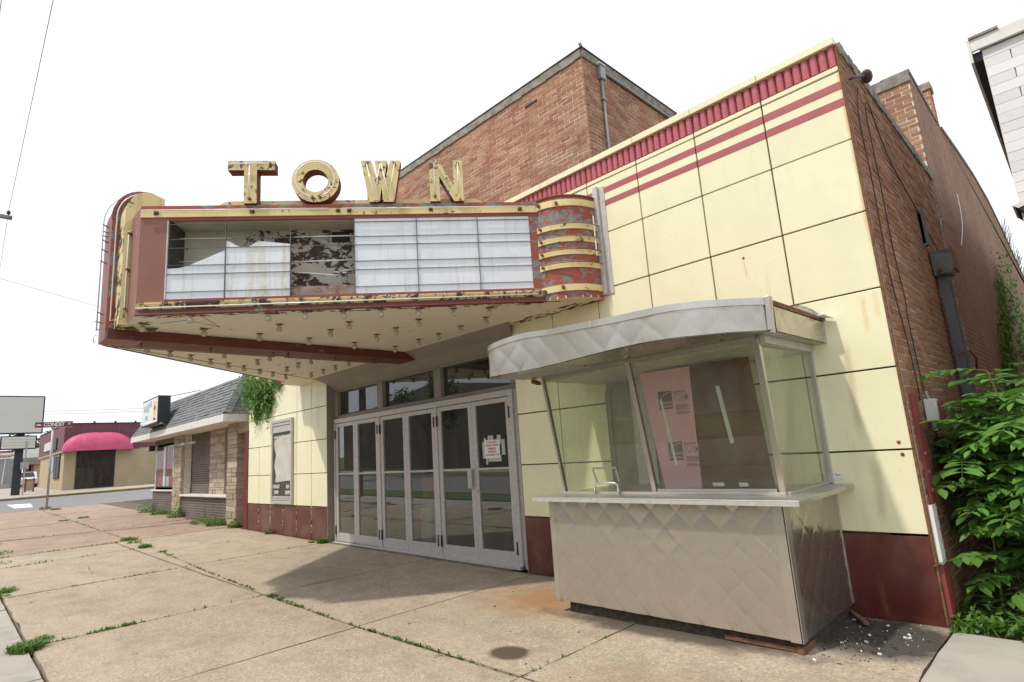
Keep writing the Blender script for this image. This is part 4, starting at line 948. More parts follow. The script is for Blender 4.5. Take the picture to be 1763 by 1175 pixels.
# outward normal sign
p_, n_ = at_arc(.5)
if n_.x < 0:
    _at = at_arc
    def at_arc(s_, _a=_at):
        p, n = _a(s_); return p, -n
fascia(0.02, s_side, 'tileyel_steel' if 0 else 'steel_side', 60, True, 'side_fascia')
fascia(s_side+.03, TOT, 'steel_dull', 300)
def sweep(s0, s1, n, za, zb_, o0, o1, mat, nm):
    m = MB()
    for k in range(n):
        qa, na = at_arc(s0+(s1-s0)*k/n); qb, nb = at_arc(s0+(s1-s0)*(k+1)/n)
        P = []
        for q, nn in ((qa, na), (qb, nb)):
            for (o, zz) in ((o0, za), (o1, za), (o1, zb_), (o0, zb_)): P.append((q.x+nn.x*o, q.y+nn.y*o, q.z+zz))
        m.add(P, [(0, 1, 5, 4), (1, 2, 6, 5), (2, 3, 7, 6), (3, 0, 4, 7)]+([(0, 3, 2, 1)] if k == 0 else [])+([(4, 5, 6, 7)] if k == n-1 else []))
    return obj(nm, m, mat, TB)
sweep(s_side+.03, TOT, 220, -.055, 0.0, -.02, .012, 'steel', 'top_band')
sweep(0.05, s_side-.02, 12, -.045, -.005, -.03, .004, 'rust', 'rusted_edge')
pl = [(p.x, p.y) for p in CC]
obj('canopy_soffit', MB().prism([(x*.992-.01, y*.992, zb-.004) for x, y in pl], (0, 0, .012)), 'steel_side', TB)
obj('canopy_roof', MB().prism([(x*.985-.03, y*.98, 2.535) for x, y in pl], (0, 0, .012)), 'rust', TB)
obj('corner_trim', MB().obox((-.50, -1.255, zb-.02), (-.015, 0, 0), (0, .07, .0), (.012, -.0, .285)).obox((-.53, -1.262, zb-.0), (.035, .0, 0), (0, .012, 0), (0.01, 0, .262)), 'steel', TB, bev=.002)
obj('rear_trim', MB().box(-.51, -.494, -.03, -.003, zb, 2.56), 'steel', TB)
for i in range(6): obj('soffit_rib', MB().box(-3.28, -2.55+.05*i, -1.5+.07*i, -1.488+.07*i, zb-.012, zb-.003), 'steel', TB)
obj('inner_soffit', MB().box(-3.02, -.62, -1.10, -.01, 2.26, 2.32), 'alu', TB)
for x in (-2.7, -2.3, -1.8, -1.3, -.9): obj('screw', MB().lathe((x, -1.25, zb-.008), [(.0, -.006), (.012, -.004), (.014, .004)], 8), 'rust', TB)
obj('hook', MB().obox((-3.28, -1.0, 2.28), (.07, .02, -.03), (.02, .05, 0), (0, 0, .04)), 'rust', TB, bev=.004)
for s_, mt in ((TOT*.62, 'steel'), (TOT*.60, 'steel'), (TOT*.47, 'alu')):
    p, n_ = at_arc(s_); t_ = Vector((-n_.y, n_.x, 0)); obj('band_joint', MB().obox(p+n_*.010-t_*.006+Vector((0, 0, -.056)), t_*.012, n_*.004, (0, 0, .058)), mt, TB)
# crumpled tar-paper lump on the canopy
lm = MB(); rr = random.Random(3)
lm.grid(12, 8, lambda u, v: (-.98+.50*u+rr.uniform(-.012, .012), -.30+.29*v, 2.555+(.16*sin(pi*min(1, u*1.02+.04))**.6*(.35+.65*v))*(.75+.5*u)+rr.uniform(-.016, .016)))
o = obj('roof_patch', lm, 'cope', None, False); sm = o.modifiers.new('t', 'SOLIDIFY'); sm.thickness = .02
tag(o, 'crumpled grey tar patch on top of the ticket booth canopy by the wall', 'roof patch')
obj('loose_flap', MB().prism([(-.56, -.22, 2.555), (-.43, -.20, 2.55), (-.40, -.02, 2.53), (-.56, -.02, 2.57)], (0, 0, .008)), 'white', TB)
# recess and boards behind the glass
obj('booth_opening', MB().box(-2.93, -1.55, -.012, -.009, 1.08, 2.30), 'olive', TH)
obj('opening_frame', MB().box(-3.0, -2.93, -.02, -.001, 1.09, 2.12).prism([(-3.0, -.02, 2.12), (-2.93, -.02, 2.12), (-2.90, -.02, 2.2), (-2.82, -.02, 2.28), (-2.96, -.02, 2.30)], (0, .018, 0)), 'greypaint', TH)
obj('inner_wall', MB().box(-2.62, -2.36, -.06, -.01, 1.08, 2.28), 'alu', TB, bev=.01)
obj('inner_wall', MB().box(-2.30, -1.98, -.12, -.07, 1.08, 2.27), 'greypaint', TB)
fb = root('foam_board', (-1.9, -.55, 1.08), 'pink printed foam insulation board standing behind the booth glass', 'board')
def bp(x, z, d=0.0): return Vector((x, -.56-(z-1.085)*.06+d, z))
obj('sheet', MB().prism([bp(-1.99, 1.085), bp(-1.60, 1.085), bp(-1.545, 2.235), bp(-2.10, 2.235)], (0, .025, 0)), 'foam', fb)
def printed(x, z, s_):
    o = frame(bp(x, z, -.0015), (1, 0, .01), (0.03, -.06, 1))
    def P(u, v, w=0.0): return o @ Vector((u, v, w))
    obj('logo_square', MB().prism([P(0, 0), P(.14*s_, 0), P(.14*s_, .165*s_), P(0, .165*s_)], (0, -.0008, 0)), 'ink', fb)
    m = MB(); K = 10
    for k in range(K):
        a, b = pi/2*k/K, pi/2*(k+1)/K
        q = [P(.012+.115*s_*(1-cos(t))*1.0, .055*s_+.10*s_*sin(t), .002) for t in (a, b)]+[P(.016+.110*s_*(1-cos(t)), .048*s_+.10*s_*sin(t), .002) for t in (b, a)]
        m.add(q, [(0, 1, 2, 3)])
    obj('logo_arc', m, 'foam', fb)
    text('lettering', 'OWENS', .036*s_, o @ Matrix.Translation((.078*s_, .058*s_, .0022)), 'foam', fb, .0003, sx=.98, bold=.0006)
    text('lettering', 'CORNING', .036*s_, o @ Matrix.Translation((.073*s_, .024*s_, .0022)), 'foam', fb, .0003, sx=.82, bold=.0006)
    text('lettering', 'Extruded Polystyrene', .020*s_, o @ Matrix.Translation((.155*s_, .145*s_, .001)), 'ink', fb, .0003, 'LEFT', sx=.68, bold=.0004)
    text('lettering', 'FOAM', .105*s_, o @ Matrix.Translation((.155*s_, .093*s_, .001)), 'ink', fb, .0003, 'LEFT', sx=.50, bold=.0022)
    text('lettering', 'FOAM', .105*s_, o @ Matrix.Translation((.155*s_, .093*s_, .0018)), 'foam', fb, .0003, 'LEFT', sx=.50, bold=-.0010)
    m = MB()
    for k in range(9):
        if k == 5: continue
        m.prism([P(.165*s_, .03*s_-.011*k, .001), P((.30 if k % 3 else .27)*s_, .03*s_-.011*k, .001), P((.30 if k % 3 else .27)*s_, .026*s_-.011*k, .001), P(.165*s_, .026*s_-.011*k, .001)], (0, -.0004, 0))
    struct(obj('small_print', m, 'ink', fb), 'stuff')
printed(-1.925, 1.85, 1.08); printed(-1.895, 1.355, 1.08)
bb_ = obj('brown_board', MB().prism([bp(-1.60, 1.09, .0), bp(-.93, 1.09), bp(-.97, 2.235), bp(-1.545, 2.235)], (0, .012, 0)), 'brownboard')
tag(bb_, 'brown hardboard sheet behind the right front pane of the ticket booth', 'board')
def tp_(pts): obj('tape', MB().prism([Vector(p) for p in pts], (0, -.001, 0)), 'tape', TB)
def lg(x, z): return tuple(lean(x, z, .012))
tp_([lg(-1.645, 1.92), lg(-1.62, 1.92), lg(-1.585, 1.33), lg(-1.61, 1.33)]); tp_([lg(-1.10, 1.975), lg(-1.065, 1.975), lg(-1.03, 1.50), lg(-1.065, 1.49)])
tp_([lg(-1.29, 1.145), lg(-1.19, 1.145), lg(-1.19, 1.175), lg(-1.29, 1.175)]); tp_([lg(-1.06, 1.14), lg(-.98, 1.145), lg(-.99, 1.17), lg(-1.06, 1.175)])
st_ = root('sticker', (-.6, 0, 1.15), 'small white handwritten sticker on the yellow tile right of the booth counter', 'sticker')
obj('sheet', MB().box(-.642, -.556, -.0055, -.0035, 1.125, 1.185), 'paper', st_)
text('lettering', '+2ac', .035, frame((-.60, -.0058, 1.155), (1, 0, 0), (0, 0, 1)), 'ink', st_, .0004)
for (x, z, r) in ((-1.13, 3.32, .012), (-.09, 1.41, .016), (-.08, 1.31, .016), (-2.6, 2.05, .01)):
    obj('rivet', MB().lathe((0, 0, 0), [(0, .008), (r*.7, .006), (r, 0)], 10), 'rust', TH, loc=(x, -.0, z)).rotation_euler = (pi/2, 0, 0)

# ------------------------------------------------------------------ things on the side wall
ds = root('downspout', (.1, 3, 1.8), 'grey metal downspout with rusty leader box on the brick side wall', 'downspout')
obj('leader_box', MB().prism([(.03, 2.60, 3.56), (.22, 2.60, 3.55), (.24, 2.64, 3.50), (.24, 2.64, 3.32), (.20, 2.64, 3.26), (.03, 2.64, 3.26)], (0, .28, 0)), 'galv', ds, bev=.012)
obj('rusty_side', MB().box(.225, .25, 2.64, 2.96, 3.30, 3.57), 'rust', ds, bev=.01)
obj('pipe', MB().box(.05, .15, 2.74, 2.88, .1, 3.26).box(.15, .165, 2.77, 2.79, .1, 3.2).box(.15, .165, 2.83, 2.85, .1, 3.2), 'galv', ds, bev=.01)
obj('strap', MB().tube([(.03, 2.62, 2.30), (.21, 2.66, 2.32), (.24, 2.80, 2.24), (.20, 2.95, 2.1), (.05, 2.98, 2.05)], .012, 6), 'rust', ds)
obj('scupper', MB().box(.02, .06, 2.42, 2.60, 3.62, 4.02), 'posterdark', TH, bev=.006)
obj('scupper_lip', MB().box(.02, .09, 2.42, 2.44, 3.60, 4.05).box(.02, .08, 2.45, 2.6, 3.98, 4.02), 'galv', TH)
lp = root('flood_lamp', (.03, .35, 4.9), 'small dark lamp on a bracket at the top of the brick side wall', 'lamp')
obj('arm', MB().tube([(.09, -.12, 4.63), (.10, .02, 4.70), (.12, .34, 4.85)], .016, 8), 'lampdark', lp, True)
hd = MB().lathe((0, 0, 0), [(0, -.04), (.04, -.035), (.05, 0), (.046, .05), (.03, .08), (0, .09)], 12); obj('head', hd, 'lampdark', lp, True, loc=(.13, .42, 4.86)).rotation_euler = (1.2, .5, 0)
def cable(name, P, label, r=.0055, mat='cable'):
    tag(obj(name, MB().tube(cat(P, 5), r, 6), mat, None, True), label, 'cable')
cable('cable', [(.045, .42, 4.80), (.04, .30, 4.62), (.04, .22, 4.35), (.045, .21, 3.7), (.04, .20, 3.0), (.045, .24, 2.62), (.04, .36, 2.35), (.045, .40, 2.0), (.04, .42, 1.75)], 'black cable hanging straight down from the lamp on the brick side wall')
cable('cable', [(.04, 3.9, 3.78), (.04, 3.3, 3.72), (.045, 2.3, 4.02), (.04, 1.35, 4.30), (.045, .95, 4.55), (.05, .75, 4.72), (.045, .62, 4.72), (.04, .56, 4.5), (.045, .55, 3.9), (.04, .56, 3.2), (.045, .62, 2.7), (.04, .60, 2.5), (.045, .62, 1.8)], 'black cable looping over high on the brick side wall then running down')
cable('cable', [(.05, .65, 1.55), (.06, .72, 1.4), (.06, .74, 1.22), (.06, .66, 1.13), (.06, .52, 1.17), (.05, .42, 1.32), (.04, .40, 1.5)], 'short black cable hanging in a loop under the meter box')
cable('cable', [(.04, 3.9, 3.80), (.045, 4.0, 3.9), (.045, 4.1, 4.32), (.045, 4.9, 4.45), (.05, 5.8, 4.5)], 'thin grey wire zigzagging across the far brick side wall', .007, 'galvpole')
cable('cable', [(.05, 5.8, 4.3), (.06, 6.6, 4.9), (.05, 6.9, 5.5)], 'short white wire curling loose on the far brick side wall', .008, 'white')
mb_ = root('meter_box', (.06, .66, 1.56), 'small white and red electrical box on the brick side wall', 'electrical box')
obj('case', MB().box(.03, .12, .58, .72, 1.56, 1.76), 'white', mb_, bev=.008); obj('cover', MB().box(.12, .15, .66, .78, 1.56, 1.74), 'rosepaint', mb_, bev=.008)
obj('conduit_end', MB().tube([(.07, .62, 1.56), (.07, .63, 1.48)], .02, 8).tube([(.07, .60, 1.76), (.06, .59, 1.83)], .016, 8), 'galvpole', mb_)
ps = obj('painted_strip', MB().box(.018, .044, .10, .30, .90, 1.80), 'rosepaint', TH, bev=.004)
obj('painted_strip', MB().box(.018, .046, .03, .18, .45, .90), 'white', TH); obj('painted_strip', MB().box(.018, .045, .02, .17, .06, .45), 'rosepaint', TH); obj('painted_strip', MB().box(.018, .042, .18, .26, .10, .90), 'rosepaint', TH)
for z in (.52, .60, .69, .78, .86, 1.0, 1.15, 1.3): obj('clip', MB().box(.044, .052, .15, .19, z, z+.02), 'cope', TH)

# ------------------------------------------------------------------ white painted building to the right
WB = root('white_building', (3, 5, 0), 'white painted brick building across the gap on the right with grey trim board', 'building')
wbw = obj('wall', MB().box(.955, 8, 1.5085, 14, -.1, 5.2), 'whitejoint', WB)
wm = mesh('brick', MB().box(0, .40, 0, .03, 0, .0995), 'whitebrick')
for r in range(46):
    z = 5.1-r*.103
    for c in range(4):
        x = .945+c*.41-(.205 if r % 2 else 0); 
        if x < .94: 
            o = obj('brick', wm, None, wbw, loc=(.945, 1.487+random.uniform(-.0015, .0015), z-.005)); o.scale.x = .49
        else: obj('brick', wm, None, wbw, loc=(x, 1.487+random.uniform(-.0015, .0015), z-.005))
obj('side_cladding', MB().box(.942, .955, 1.49, 14, -.1, 5.15), 'whitebrick', WB)
obj('trim_board', MB().box(.87, 8, 1.44, 1.475, 5.20, 5.325), 'trimwhite', WB, bev=.004)
obj('roof_edge', MB().box(.865, 1.1, 1.42, 1.50, 5.327, 5.35), 'cope', WB); obj('side_fascia', MB().box(.845, .868, 1.44, 14, 5.08, 5.33), 'trimwhite', WB)
obj('eave', MB().box(.868, .943, 1.5, 14, 5.10, 5.2), 'signblack', WB)
obj('roof', MB().box(.93, 8, 1.48, 14, 5.19, 5.31), 'cope', WB)
obj('side_eave', MB().prism([(.90, 1.44, 3.52), (1.2, 1.44, 3.60), (1.2, 1.44, 3.35), (1.05, 1.44, 3.30)], (0, .5, 0)), 'signblack', WB, bev=.01)
obj('eave_trim', MB().prism([(.89, 1.43, 3.525), (1.2, 1.43, 3.62), (1.2, 1.43, 3.56), (.93, 1.43, 3.49)], (0, .5, 0)), 'trimwhite', WB)

# ------------------------------------------------------------------ bushes in the gap
def leaflet(s_=1.0):
    m = MB(); L_ = .15*s_; w = .034*s_
    V = [(0, 0, 0), (.3*L_, w*.85, .008), (.55*L_, w, .008), (.8*L_, w*.6, 0), (L_, 0, -.012), (.8*L_, -w*.6, 0), (.55*L_, -w, .008), (.3*L_, -w*.85, .008), (.5*L_, 0, -.003)]
    return m.add(V, [(0, 8, 2, 1), (8, 4, 3, 2), (0, 7, 6, 8), (8, 6, 5, 4)])
lfm = mesh('leaf', leaflet(), 'leafA'); lfV = leaflet()
def orient(p, d, up):
    x = d.normalized(); z = (up-x*up.dot(x)).normalized(); y = z.cross(x)
    return Matrix(((x.x, y.x, z.x, p.x), (x.y, y.y, z.y, p.y), (x.z, y.z, z.z, p.z), (0, 0, 0, 1)))
campos = Vector((1.11, -5.66, 1.57))
def bush(base, label, n, rgn, seed, ntwig=(9, 13)):
    R_ = random.Random(seed); rt = root('bush', base, label, 'bush', None)
    st = MB(); leaves = []
    for _ in range(n):
        c = Vector((R_.uniform(*rgn[0]), R_.uniform(*rgn[1]), R_.triangular(rgn[2][0], rgn[2][1], rgn[2][1]*.6)))
        d = Vector((R_.uniform(-1, .5), R_.uniform(-1.1, .2), R_.uniform(-.15, .45))).normalized(); ln = R_.uniform(.32, .55); k = R_.randint(*ntwig)//2
        pts = [c+d*ln*t+Vector((0, 0, -.28*ln*t*t)) for t in (0, .33, .66, 1)]
        st.tube(pts, [.004, .003, .0025, .0015], 4, False)
        side = d.cross(Vector((0, 0, 1))).normalized()
        for q in range(k+1):
            t = .18+.8*q/max(1, k); p = c+d*ln*t+Vector((0, 0, -.28*ln*t*t)); tang = (d+Vector((0, 0, -.56*t))).normalized()
            for sg in ((1, -1) if q < k else (0,)):
                dd = (tang*.55+side*sg*1.0+Vector((0, 0, R_.uniform(-.45, .05)))).normalized() if sg else tang
                up = Vector((R_.uniform(-.25, .25), R_.uniform(-.35, .15), 1)); s_ = R_.uniform(.7, 1.1)*(.8+.4*sin(pi*t))
                if p.x < .05: continue
                leaves.append((orient(p, dd, up), s_))
        root_p = Vector((c.x*.6+base[0]*.4, max(c.y, .5), 0)) if R_.random() < .12 else None
        if root_p: st.tube([root_p, (root_p+c)/2+Vector((.05, .05, 0)), c], [.012, .009, .005], 5, False)
    struct(obj('stems', st, 'stem', rt), 'stuff')
    leaves.sort(key=lambda l: (l[0].translation-campos).length)
    rest = MB()
    for i, (mt, s_) in enumerate(leaves):
        if i < 150:
            o = obj('leaf', lfm, None, rt); o.matrix_basis = mt @ Matrix.Scale(s_, 4)
        else: rest.add([mt @ (Vector(v)*s_) for v in lfV.v], lfV.f)
    struct(obj('leaves', rest, 'leafA', rt), 'stuff')
bush((.35, .6, 0), 'leafy green bush of long compound leaves against the brick side wall, nearer the sidewalk', 140, ((.22, .8), (.35, 1.3), (.15, 1.9)), 5)
bush((1.0, .9, 0), 'taller green bush of compound leaves in front of the white building, at the photo edge', 175, ((.45, 1.35), (.4, 1.9), (.1, 2.1)), 9)
bush((.6, 2.2, 0), 'darker bush of compound leaves deep in the gap behind the others', 120, ((.2, 1.2), (1.6, 3.2), (.2, 2.3)), 12)
lw = MB()
for _ in range(900):
    x = random.uniform(.05, 1.6); y = random.uniform(-.08, .55); leafy(lw, x, y, 0, 1, .03, .14+.25*max(0, y), .045)
for _ in range(140): blades(lw, random.uniform(.06, 1.6), random.uniform(-.12, .3), -.03, 9, .05, .10)
struct(obj('ground_cover', lw, 'leafB'), 'stuff')
struct(obj('gap_soil', MB().grid(6, 12, lambda u, v: (.03+6*u, -.1+14*v, -.02)), 'soil'))
def ivy(name, label, clumps, s_, base, fall=0.0):
    rt = root(name, base, label, 'ivy'); m = MB(); st = MB()
    for (x, y, z, rx, ry, rz, n) in clumps:
        for _ in range(n):
            a = Vector((random.gauss(0, .5), random.gauss(0, .5), random.gauss(0, .5)))
            c = Vector((x+a.x*rx, y+a.y*ry, z+a.z*rz)); dn = Vector((random.uniform(-.7, .7), random.uniform(-.5, .5), -1)).normalized()
            nn = Vector((random.uniform(-.6, .6), -1, random.uniform(-.1, .9))) if name == 'hanging_ivy' else Vector((1, random.uniform(-.6, .6), random.uniform(0, .9)))
            mt = orient(c, dn, nn); k = s_*random.uniform(.5, 1.2)
            V = [(0, 0, 0), (.25*k, .42*k, 0), (.6*k, .35*k, .02*k), (k, 0, -.06*k), (.6*k, -.35*k, .02*k), (.25*k, -.42*k, 0)]
            m.add([mt @ Vector(v) for v in V], [(0, 3, 2, 1), (0, 5, 4, 3)])
    struct(obj('leaves', m, 'leafB', rt), 'stuff'); return rt
cl = [(-13.9, -.10, 3.55, .8, .2, .4, 1100), (-13.3, -.08, 3.45, .55, .16, .4, 700), (-13.1, -.06, 3.2, .3, .10, .35, 420), (-13.75, -.08, 3.15, .35, .12, .4, 480), (-13.8, -.06, 2.92, .16, .06, .3, 130), (-13.05, -.05, 2.98, .12, .05, .35, 90),
      (-12.55, -.05, 3.55, .3, .06, .2, 200), (-13.45, -.05, 3.1, .3, .05, .35, 110), (-14.3, -.1, 3.5, .2, .15, .4, 160)]
ivy('hanging_ivy', 'green ivy hanging over the top left corner of the theatre tiles', cl, .075, (-13.6, -.1, 3.5))
cl = [(.06, 8+.45*i, 1.8+.42*i*.75, .05, .5, .8, 160) for i in range(9)]+[(.06, 13+i, 3+i*.25, .06, 1.0, 2.4, 260) for i in range(5)]
ivy('wall_ivy', 'green ivy climbing the far end of the brick side wall', cl, .10, (.05, 10, 2))
tw_ = MB()
for _ in range(60):
    y = random.uniform(17, 24); z = lerp(y, [14.3, 17, 20, 23.8], [7.4, 7.3, 7.05, 6.72]); tw_.tube([(.05, y, z-.2), (.1+random.random()*.12, y+random.uniform(-.3, .3), z+random.uniform(.05, .22))], .006, 4, False)
struct(obj('dry_twigs', tw_, 'stem'), 'stuff')

# ------------------------------------------------------------------ stone-and-shingle shop to the left
SH = root('stone_shop', (-19.8, 3, .1), 'low shop with grey shingled mansard roof, tan stone pillars and brown brick', 'shop')
yw = .12
obj('shop_wall', MB().box(-24.42, -15.50, .42, 9, -.1, 3.0), 'dkbrick', SH)
obj('shop_side_wall', MB().box(-24.43, -24.38, .43, 9, .0, 3.0), 'tanwall', SH)
obj('low_wall', MB().box(-24.42, -21.585, yw+.04, .42, .0, .93), 'dkbrick', SH); obj('low_wall', MB().box(-20.62, -16.21, yw+.04, .42, .0, .78), 'dkbrick', SH)
obj('sill', MB().box(-20.63, -16.20, yw-.06, .42, .78, .84), 'trimwhite', SH, bev=.01); obj('sill', MB().box(-24.44, -21.58, yw-.02, .30, .93, .98), 'trimwhite', SH, bev=.01)
stone_me = [mesh('stone', MB().box(0, 1, 0, .10, 0, 1), 'stone')]
def stones(x0, x1, z0, z1, y, nm, depth=.3, ret=False, bl=(.25, .62), hh=(.07, .20)):
    core_ = obj(nm, MB().box(x0+.012, x1-.012, y+.02, y+depth, z0, z1), 'mortar', SH)
    z = z0
    while z < z1-.03:
        h = min(random.uniform(*hh), z1-z); x = x0
        while x < x1-.02:
            w = min(random.uniform(*bl), x1-x)
            if x1-x-w < .1: w = x1-x
            o = obj('stone', stone_me[0], None, core_, loc=(x+.006, y-random.uniform(0, .02), z+.005)); o.scale = (w-.012, 1, h-.012); x += w
        if ret:
            o = obj('stone', stone_me[0], None, core_, loc=(x1+.006, y+.01, z+.005)); o.rotation_euler = (0, 0, pi/2); o.scale = (depth-.02, .6, h-.012)
        z += h
stones(-16.20, -15.47, .04, 2.95, yw-.04, 'pillar', .34, True, (.3, .73))
stones(-21.58, -20.63, .14, 2.95, yw-.02, 'pillar', .3)
stones(-18.58, -17.25, .84, 2.95, .36, 'stone_panel', .1)
obj('lintel', MB().box(-24.40, -21.585, yw+.06, .42, 2.62, 3.0), 'dkbrick', SH)
obj('shop_window', MB().box(-24.36, -24.24, yw+.08, .40, .98, 2.62).box(-21.70, -21.59, yw+.08, .30, .98, 2.62).box(-24.24, -21.70, yw+.1, .22, 2.54, 2.62).box(-24.24, -21.70, yw+.1, .22, .98, 1.06), 'alu', SH)
ws = obj('window_poster', MB().box(-24.2, -21.75, .24, .26, 1.06, 2.54), 'posterdark', SH)
for (a, b, c, d, m_) in ((-24.1, -23.5, 1.1, 2.4, 'redink'), (-23.4, -23.1, 1.1, 2.5, 'white'), (-23.05, -22.6, 1.5, 2.5, 'redink'), (-22.5, -22.2, 1.1, 1.9, 'redink'), (-22.2, -21.85, 1.5, 2.4, 'paper'), (-23.0, -22.6, 1.1, 1.45, 'blue')):
    obj('poster', MB().box(a, b, .232, .239, c, d), m_, SH)
obj('window_glass', MB().box(-24.24, -21.70, .19, .196, 1.06, 2.54), 'caseglass', SH)
obj('door_surround', MB().box(-15.47, -14.46, .30, .42, .04, 3.0), 'rosepaint', SH); sd_ = obj('shop_door', MB().box(-15.22, -14.72, .22, .30, .06, 2.45), 'redpaint', SH)
obj('door_lintel', MB().box(-15.47, -14.44, .1, .5, 2.50, 3.05), 'stone', SH); obj('jamb', MB().box(-14.71, -14.45, -.0, .45, .02, 2.5), 'redpaint', SH)
obj('eave_soffit', MB().box(-25.0, -14.80, -.48, .45, 2.80, 2.84), 'soffit', SH)
obj('fascia_board', MB().box(-25.02, -14.78, -.52, -.48, 2.78, 2.98).box(-14.80, -14.76, -.48, .3, 2.78, 2.98), 'trimwhite', SH, bev=.005)
rf0, rf1 = (-.50, 2.98), (.12, 4.06)
obj('roof', MB().add([(-25.0, -.5, 2.97), (-14.78, -.5, 2.97), (-15.2, .12, 4.05), (-24.4, .12, 4.05), (-14.78, 4, 2.97), (-15.2, 4, 4.05), (-25, 4, 2.97), (-24.4, 4, 4.05)], [(0, 1, 2, 3), (1, 4, 5, 2), (6, 0, 3, 7), (3, 2, 5, 7)]), 'shingle', SH)
sh = MB(); rows = 11; sing = []
slope = Vector((0, rf1[0]-rf0[0], rf1[1]-rf0[1])); sn = Vector((0, -slope.z, slope.y)).normalized()
for r in range(rows):
    a, b = r/rows, (r+1)/rows; x = -25.0+.6*a+(.0 if r % 2 else -.16)
    while x < -14.8-.4*a:
        w = random.choice((.29, .33, .36)); p = Vector((max(x, -25+.6*a), rf0[0]+slope.y*a, rf0[1]+slope.z*a)); w2 = min(w, -14.8-.42*a-p.x)
        if w2 > .05:
            lift = random.uniform(.010, .026); sing.append((p+sn*lift, w2-.012, slope*(1.0/rows)*1.0, sn*.008, lift))
        x += w
sing.sort(key=lambda q: -q[0].x)
roofpart = bpy.data.objects['roof.001'] if 'roof.001' in bpy.data.objects else None
roofpart = [o for o in SH.children if o.name.startswith('roof')][0]
for k, (p, w, sl, t, lift) in enumerate(sing):
    m = MB(); m.obox(p, (w, 0, 0), sl-sn*lift*.9, t)
    if k < 250: obj('shingle', m, 'shingle', roofpart)
    else: sh.obox(p, (w, 0, 0), sl-sn*lift*.9, t)
# right-hand hip and its cap
for r in range(rows):
    a = r/rows
    for c in range(3):
        p = Vector((-14.76-.42*a, -.42+.6*a+c*.3, 2.98+1.08*a)); sh.obox(p, (0, .29, 0), Vector((-.42/rows, 0, 1.08/rows))+Vector((-.01, 0, 0)), (.012, 0, .004))
struct(obj('shingles', sh, 'shingle', roofpart), 'stuff')
for r in range(12):
    a = r/12; p = Vector((-14.76-.42*a, -.50+.62*a, 2.985+1.08*a)); m = MB()
    m.prism([p+Vector((-.20, 0, .02)), p+Vector((.0, -.02, .05)), p+Vector((.03, .16, .02))], Vector((-.42/12, .62/12, 1.08/12))*1.15-Vector((0, 0, .01)))
    obj('hip_shingle', m, 'shingle', roofpart)
obj('lamp_box', MB().box(-24.62, -24.25, -.05, .15, 2.42, 2.62), 'signblack', SH, bev=.01); obj('lamp_lens', MB().box(-24.55, -24.30, -.08, -.045, 2.44, 2.58), 'trimwhite', SH)
obj('pipe', MB().tube([(-21.7, -.02, 2.48), (-19.9, -.10, 2.45)], .018, 6).tube([(-19.9, -.1, 2.45), (-19.5, -.1, 2.45)], .05, 8).tube([(-19.4, -.1, 2.45), (-19.0, -.05, 2.45)], .02, 6).tube([(-18.98, -.05, 2.45), (-18.8, -.05, 2.45)], .05, 8), 'alu', SH)
RS = root('roof_sign', (-21, -.7, 3.2), 'bleached flat shop sign with black edge mounted on the shingle roof', 'sign')
o_ = Vector((-20.38, -.72, 3.20)); su = Vector((-1, -.02, -.02)).normalized()
obj('case', MB().obox(o_, su*1.88, (0, .36, 0), (0, 0, .90)), 'signblack', RS, bev=.01)
obj('face', MB().obox(o_+su*.06+Vector((0, -.006, .05)), su*1.76, (0, .004, 0), (0, 0, .80)), 'white', RS)
for (a, b, c, d, m_) in ((.25, .7, .20, .75, 'signyel'), (.3, .62, .12, .2, 'redink'), (.95, 1.25, .60, .8, 'blue'), (1.3, 1.6, .45, .75, 'blue'), (1.7, 2.1, .5, .7, 'blue'), (1.0, 1.2, .15, .4, 'paper'), (1.4, 1.9, .2, .35, 'blue'), (.35, .56, .45, .6, 'orange')):
    a *= .79; b *= .79
    obj('print', MB().obox(o_+su*a+Vector((0, -.009, c)), su*(b-a), (0, .002, 0), (0, 0, d-c)), m_, RS)
obj('bracket', MB().tube([(-20.3, -.6, 3.18), (-20.5, -.3, 3.05)], .02, 6).tube([(-21.9, -.6, 3.15), (-21.9, -.3, 3.05)], .02, 6).box(-22.0, -20.2, -.66, -.6, 3.15, 3.20), 'cope', RS)
obj('guy_rod', MB().tube([(-20.1, -.5, 4.02), (-18.9, .1, 4.1)], .012, 5), 'signblack', RS)

# ------------------------------------------------------------------ signs, poles, far buildings
SS = root('street_sign', (-32.4, -2.12, gz(-32.4)), 'maroon CONDIT ST street name sign on a thin grey pole at the corner', 'street sign')
obj('pole', MB().tube([(-32.4, -2.12, .25), (-32.4, -2.12, 3.95)], .045, 10), 'galvpole', SS, True)
su = Vector((.36, .93, 0)).normalized()   # blade runs across the view
# blade endpoints sit on rays through the photograph's corners, about the pole
c0 = Vector((-32.42, -2.12, 3.96)); bu = Vector((.30, .954, .0)).normalized(); wl, wr = .66, .72
obj('blade', MB().obox(c0-bu*wl+Vector((.0, 0, .0)), bu*(wl+wr), (.012, -.004, 0), (0, 0, .27)), 'signmaroon', SS, bev=.002)
fm = lambda u, v: frame(c0+bu*u+Vector((.016, -.006, v)), bu, (0, 0, 1))
text('lettering', 'CONDIT', .25, fm(.04, .135), 'white', SS, .001, sx=.78, bold=.009); text('lettering', 'ST', .12, fm(.60, .15), 'white', SS, .001, sx=.9, bold=.004)
obj('emblem', MB().obox(c0+bu*-.62+Vector((.016, -.006, .10)), bu*.20, (.001, 0, 0), (0, 0, .04)).obox(c0+bu*-.57+Vector((.016, -.006, .14)), bu*.10, (.001, 0, 0), (0, 0, .03)), 'paper', SS)
